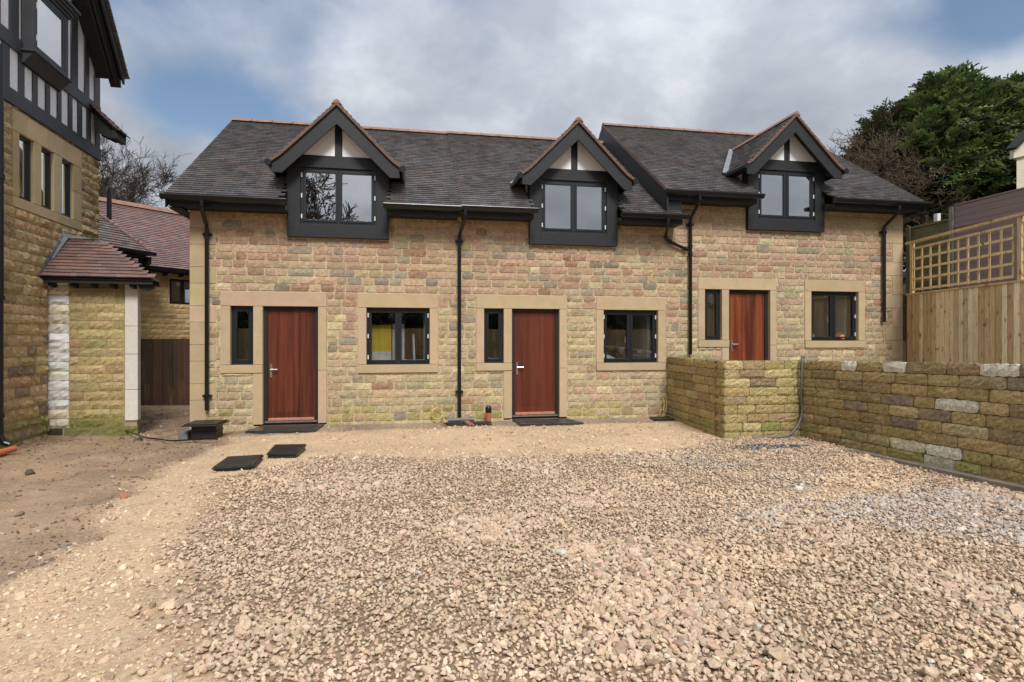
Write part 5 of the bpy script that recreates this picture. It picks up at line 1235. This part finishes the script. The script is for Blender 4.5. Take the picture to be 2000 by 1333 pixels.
# half dead conifer with tangled brown twigs beside the roof
t = thing('dying_conifer', (15.0, 16.0, 3.0), 'half dead conifer of tangled brown twigs and crooked pale stems behind the roof', 'tree')
rs = np.random.default_rng(17); sg = []
for bx, by, fx_, h_ in ((15.3, 15.6, .02, 3.6), (15.6, 15.9, -.05, 4.2), (15.0, 16.2, -.1, 3.4), (16.0, 15.8, .05, 4.0), (15.75, 15.4, .0, 3.4), (15.35, 14.9, .02, 3.2), (15.9, 14.8, -.03, 3.6)):
    sg += branches((bx, by, 2.8), h_*1.0, .085, 1, 1.2, rs, up=.1, nch=(2, 4), lenf=.35, wig=.10, start=.3, first=(fx_, 0, 1))
sg += [(np.array(a), np.array(b), r1, r2) for a, b, r1, r2 in (((15.4, 15.5, 5.5), (14.9, 15.5, 5.75), .075, .07), ((14.9, 15.5, 5.75), (14.4, 15.5, 5.9), .07, .065), ((14.4, 15.5, 5.9), (14.2, 15.5, 6.2), .065, .055), ((14.2, 15.5, 6.2), (14.35, 15.5, 6.7), .055, .04), ((14.35, 15.5, 6.7), (14.25, 15.5, 7.2), .04, .02), ((14.2, 15.5, 6.2), (13.9, 15.6, 6.6), .03, .015))]
seg_mesh('trunk', sg, 'palebark', t, k=8)
sg = []
for k in range(70):
    b = (rs.uniform(13.9, 16.0), rs.uniform(14.5, 16.0), rs.uniform(4.8, 7.4)); dx_ = rs.uniform(-1, .25)
    sg += branches(b, rs.uniform(.7, 1.35), .016, 3, .7, rs, up=.12, nch=(3, 5), lenf=.6, wig=.28, start=.1, first=(dx_, rs.uniform(-.6, .4), rs.uniform(-.1, .8)))
seg_mesh('twigs', sg, 'twig', t, k=3, minr=.006)
n = 900; ph = rs.uniform(0, 2*np.pi, n); u_ = rs.random(n)
x_ = 15.1+rs.normal(scale=.75, size=n); z_ = 5.3+rs.random(n)*2.6*np.clip(1-.35*np.abs(x_-15.6), .2, 1); y_ = 16.0+rs.normal(scale=.45, size=n)
c = np.array(DULL)[rs.integers(0, 4, n)]*rs.uniform(.6, 1.4, n)[:, None]; d = np.stack([rs.normal(size=n)-.5, rs.normal(size=n), rs.normal(scale=.4, size=n)+.3], 1)
scatter('foliage', TS, TFc, np.stack([x_, y_, z_], 1), rs.uniform(.22, .45, n), c, 'leaf', t, rot=dir_rot(d, rs.normal(scale=.6, size=n)))
# fence mirrored in the ground floor panes; unseen evergreens added behind to darken them
hd = thing('garden_fence', (3, -4.5, 0), 'plain board fence behind the viewer mirrored in the ground floor panes', 'fence')
mb = MB(); x_ = -9.0
while x_ < 17: mb.box(x_, x_+.146, -4.55-rng.uniform(0, .02), -4.5, -.2, 1.95, jit((.45, .34, .18), .25)); x_ += .15
mb.build('board_panel', 'oldwood', hd)
hg = thing('added_hedge', (3, -8, 0), 'unseen dark evergreen row added behind the viewer to darken the ground floor panes', 'added_hedge')
n = 5200; x_ = nr.uniform(-14, 22, n); z_ = nr.uniform(.3, 3.6, n)+.5*np.sin(x_*1.7); y_ = -8+nr.normal(scale=.4, size=n)
scatter('foliage', TS, TFc, np.stack([x_, y_, z_], 1), nr.uniform(.6, 1.1, n), np.array(GREEN)[nr.integers(0, 6, n)]*.6, 'leaf', hg, rot=dir_rot(np.stack([nr.normal(size=n), nr.normal(size=n)+.8, nr.normal(size=n)*.4], 1), nr.normal(size=n)))

# ------------------------------------------------------------------ small things in the yard
def quadbox(pts, z0, z1): return [(x, y, z0) for x, y in pts]+[(x, y, z1) for x, y in pts]
def cover(pts, zb, zt, label, name='manhole_cover', cat='drain cover', group='square black inspection covers'):
    c = (sum(p[0] for p in pts)/4, sum(p[1] for p in pts)/4); o = thing(name, (c[0], c[1], zb), label, cat, group)
    sh_ = lambda k: [(c[0]+(x-c[0])*k, c[1]+(y-c[1])*k) for x, y in pts]
    mb = MB(); mb.hexa(quadbox(sh_(.93), zb-.08, zt-.03)); mb.build('frame', 'rubber', o, bevel=.004)
    mb = MB(); mb.hexa(quadbox(pts, zt-.032, zt-.014)); mb.hexa(quadbox(sh_(.95), zt-.0135, zt)); 
    L = mb.build('lid', 'rubber', o, bevel=.004)
    mb = MB(); ex = np.array(pts[1])-np.array(pts[0]); ey = np.array(pts[3])-np.array(pts[0]); p0 = np.array(pts[0])
    for i in range(8):
        for j in range(8):
            q = p0+ex*(.12+.76*(i+.5)/8)+ey*(.12+.76*(j+.5)/8); mb.box(q[0]-.012, q[0]+.012, q[1]-.004, q[1]+.004, zt-.001, zt+.003)
    o_ = mb.build('tread_pattern', 'rubber', L); o_['kind'] = 'stuff'; return o
cover([(-2.36, 7.48), (-1.88, 7.56), (-1.93, 8.22), (-2.38, 8.16)], -.10, -.045, 'black inspection cover lying nearest the viewer in the gravel')
cover([(-1.90, 8.22), (-1.50, 8.20), (-1.48, 8.84), (-1.94, 8.88)], -.10, -.03, 'second black inspection cover just behind and right of the nearest one')
o = thing('drain_riser', (-3.35, 10.35, -.15), 'black plastic drain riser with a dusty square lid below the left downpipe', 'drain')
mb = MB(); mb.box(-3.50, -3.12, 10.12, 10.48, -.25, .10); mb.box(-3.51, -3.11, 10.11, 10.49, -.02, .0); mb.build('riser', 'rubber', o, bevel=.006)
mb = MB(); mb.hexa(quadbox([(-3.60, 9.98), (-3.05, 9.98), (-3.02, 10.54), (-3.60, 10.54)], .10, .118)); mb.hexa(quadbox([(-3.57, 10.02), (-3.08, 10.02), (-3.06, 10.50), (-3.57, 10.50)], .1185, .14)); mb.build('lid', 'rubber', o, bevel=.004)
o = MB(); o.hexa(quadbox([(-3.71, 10.15), (-3.56, 10.13), (-3.55, 10.42), (-3.70, 10.44)], -.2, .0)); o = o.build('concrete_block', 'lead', loc=(-3.63, 10.3, -.15), bevel=.008); tag(o, 'small grey block beside the black drain riser', 'block')
def mats(pts, n, label, z):
    o = thing('slate_step', (sum(p[0] for p in pts)/4, sum(p[1] for p in pts)/4, z), label, 'step', 'dark slabs laid in front of the doors')
    (a, b, c, d) = [np.array(p) for p in pts]
    for i in range(n):
        q = [a+(b-a)*(i/n+.004), a+(b-a)*((i+1)/n-.004), d+(c-d)*((i+1)/n-.004), d+(c-d)*(i/n+.004)]; dz_ = rng.uniform(-.004, .004)
        mb = MB(); mb.hexa([(p[0], p[1], z-.06) for p in q]+[(p[0], p[1], z+dz_) for p in q]); mb.build('slab', 'slate', o, bevel=.004)
mats([(-2.72, 10.28), (-1.55, 10.22), (-1.50, 10.86), (-2.60, 10.86)], 1, 'dark slab step in front of the left cottage door', -.035)
mats([(2.02, 10.25), (3.24, 10.2), (3.06, 10.86), (1.98, 10.86)], 2, 'pair of wet dark slabs in front of the middle cottage door', -.030)
o = MB(); o.hexa(quadbox([(4.72, 10.4), (5.12, 10.36), (5.16, 10.68), (4.76, 10.72)], -.08, -.03)); o = o.build('drain_cover', 'rubber', loc=(4.9, 10.5, -.08), bevel=.004); tag(o, 'flat black drain cover in the corner by the low wall', 'drain cover')
# drainage bits round the middle downpipe
o = MB(); o.tube([(.75, 10.72, .0), (1.22, 10.74, .0)], .036, 12); o.tube([(.74, 10.72, .0), (.80, 10.72, .0)], .046, 12); o.tube([(1.17, 10.74, .0), (1.23, 10.74, .0)], .046, 12); o = o.build('grey_pipe', 'grey', loc=(1, 10.73, -.05)); tag(o, 'short grey pipe lying across the foot of the middle downpipe', 'pipe')
for q, lb in (([(.62, 10.45), (1.02, 10.40), (1.08, 10.62), (.66, 10.66)], 'black gully lid left of the middle downpipe foot'), ([(1.08, 10.42), (1.52, 10.40), (1.55, 10.62), (1.10, 10.66)], 'black gully lid right of the middle downpipe foot')):
    o = MB(); o.hexa(quadbox(q, -.10, -.035)); o.hexa(quadbox([(q[0][0]+.04, q[0][1]+.03), (q[1][0]-.04, q[1][1]+.03), (q[2][0]-.04, q[2][1]-.03), (q[3][0]+.04, q[3][1]-.03)], -.034, -.018)); o = o.build('gully_lid', 'rubber', loc=(q[0][0]+.2, q[0][1]+.1, -.1), bevel=.004); tag(o, lb, 'drain cover', 'black gully lids by the middle downpipe')
for k_, (a_, b_) in enumerate((((.60, 10.44, -.03), (.68, 10.36, -.06)), ((1.04, 10.50, .0), (1.12, 10.34, -.05)), ((1.08, 10.52, .0), (1.18, 10.34, -.05)))):
    o = MB(); o.bar(a_, b_, .035, .02); o = o.build('brick_shard', 'clay', loc=a_); tag(o, ['reddish shard at the left end of the gully lids', 'left one of two shards lying between the gully lids', 'right one of two shards lying between the gully lids'][k_], 'shard', 'reddish shards by the gully')
o = thing('pipe_stub', (1.50, 10.70, -.05), 'upright terracotta drain pipe stub with a black cap', 'pipe'); MB().tube([(1.50, 10.70, -.2), (1.50, 10.70, .14)], .054, 16).build('clay_pipe', 'clay', o, smooth=False)
mb = MB(); mb.tube([(1.50, 10.70, .13), (1.50, 10.70, .215), (1.50, 10.70, .235), (1.50, 10.70, .262)], [.059, .059, .045, .03], 16); mb.build('cap', 'pipe', o)
mb = MB(); pts = [(.53+.105*math.cos(a_), 10.80+.02*math.sin(a_*2), .115+.105*math.sin(a_)) for a_ in np.linspace(0, 2*math.pi*.98, 28)]
mb.tube(pts, .009, 6); mb.tube([(q[0]+.012, q[1]-.012, q[2]+.004) for q in pts], .008, 6); mb.tube([pts[-2], (.66, 10.80, .03), (.70, 10.74, -.05)], .008, 6); o = mb.build('cable_coil', 'yellowcable', loc=(.53, 10.8, 0)); tag(o, 'yellow cable looped against the wall left of the middle downpipe', 'cable')
mb = MB(); pts = [(5.05+.05*math.cos(a_), 10.76, .03+.07*math.sin(a_)) for a_ in np.linspace(0, 6.1, 18)]; mb.tube(pts, .008, 6); mb.tube([(5.08, 10.76, .08), (5.12, 10.8, .2), (5.10, 10.83, .32)], .007, 6); mb.tube([(5.13, 10.76, .05), (5.17, 10.8, .22), (5.17, 10.84, .36)], .007, 6); o = mb.build('cable_coil', 'yellowcable', loc=(5.05, 10.76, 0)); tag(o, 'small coil of pale cable in the corner by the low wall', 'cable')
# hose over the wall corner
mb = MB(); P_ = [(6.62, 8.62, 1.20), (6.52, 8.55, 1.235), (6.46, 8.46, 1.20), (6.44, 8.44, 1.0), (6.44, 8.45, .75), (6.46, 8.48, .5), (6.47, 8.47, .35), (6.42, 8.44, .2), (6.30, 8.40, .05), (6.15, 8.38, -.06), (6.0, 8.38, -.085), (5.8, 8.42, -.09), (5.55, 8.46, -.09)]
def smoothp(P, n=6):
    P = [np.array(p, float) for p in P]; out_ = []
    for i in range(len(P)-1):
        p0, p1, p2, p3 = P[max(i-1, 0)], P[i], P[i+1], P[min(i+2, len(P)-1)]
        for k in range(n): t = k/n; out_.append(.5*((2*p1)+(-p0+p2)*t+(2*p0-5*p1+4*p2-p3)*t*t+(-p0+3*p1-3*p2+p3)*t**3))
    out_.append(P[-1]); return [tuple(p) for p in out_]
mb.tube(smoothp(P_), .016, 8); o = mb.build('hose', 'grey', loc=(6.44, 8.44, 0), smooth=True); tag(o, 'grey hose hanging over the low wall and down its corner', 'hose')
mb = MB(); mb.tube(smoothp([(-4.95, 11.2, -.10), (-4.6, 10.7, -.09), (-4.25, 10.3, -.10), (-4.0, 10.2, -.12), (-3.7, 9.95, -.11), (-3.3, 9.85, -.08), (-3.0, 9.8, -.08)]), .013, 6); o = mb.build('cable', 'pipe', loc=(-4, 10.2, -.1)); tag(o, 'black cable trailing over the mud towards the passage', 'cable')
mb = MB(); a_ = Vector(tf(3.95, .30, -.10)); b_ = Vector(tf(3.46, .36, -.09)); mb.tube([tuple(a_), tuple(b_)], .045, 14); o = mb.build('orange_pipe', 'orange', loc=tuple(b_)); tag(o, 'end of an orange drain pipe on the mud at the left edge', 'pipe')
mb = MB(); mb.tube([(10.90, 10.86, 2.26), (10.84, 10.80, 2.27)], .03, 8); mb.tube([(10.88, 10.84, 2.26), (10.88, 10.84, .5)], .016, 8); o = mb.build('standpipe', 'bronze', loc=(10.88, 10.84, .5)); tag(o, 'thin rusty pipe between the right quoins and the timber fence', 'pipe')
for k_, (x_, y_, r_) in enumerate(((3.52, 10.05, .03), (3.60, 10.1, .022), (3.55, 10.45, .02))):
    tp_, fq = rock(1, False); o = scatter('white_rubble', tp_, fq, np.array([[x_, y_, -.08]]), np.array([r_]), np.array([[.7, .7, .7]]), 'gravel', loc=(x_, y_, -.1)); tag(o, ['larger white lump on the sand right of the middle door slabs', 'small white lump touching the larger one right of the middle door', 'white lump closest to the wall right of the middle door'][k_], 'stone', 'white lumps near the middle door')
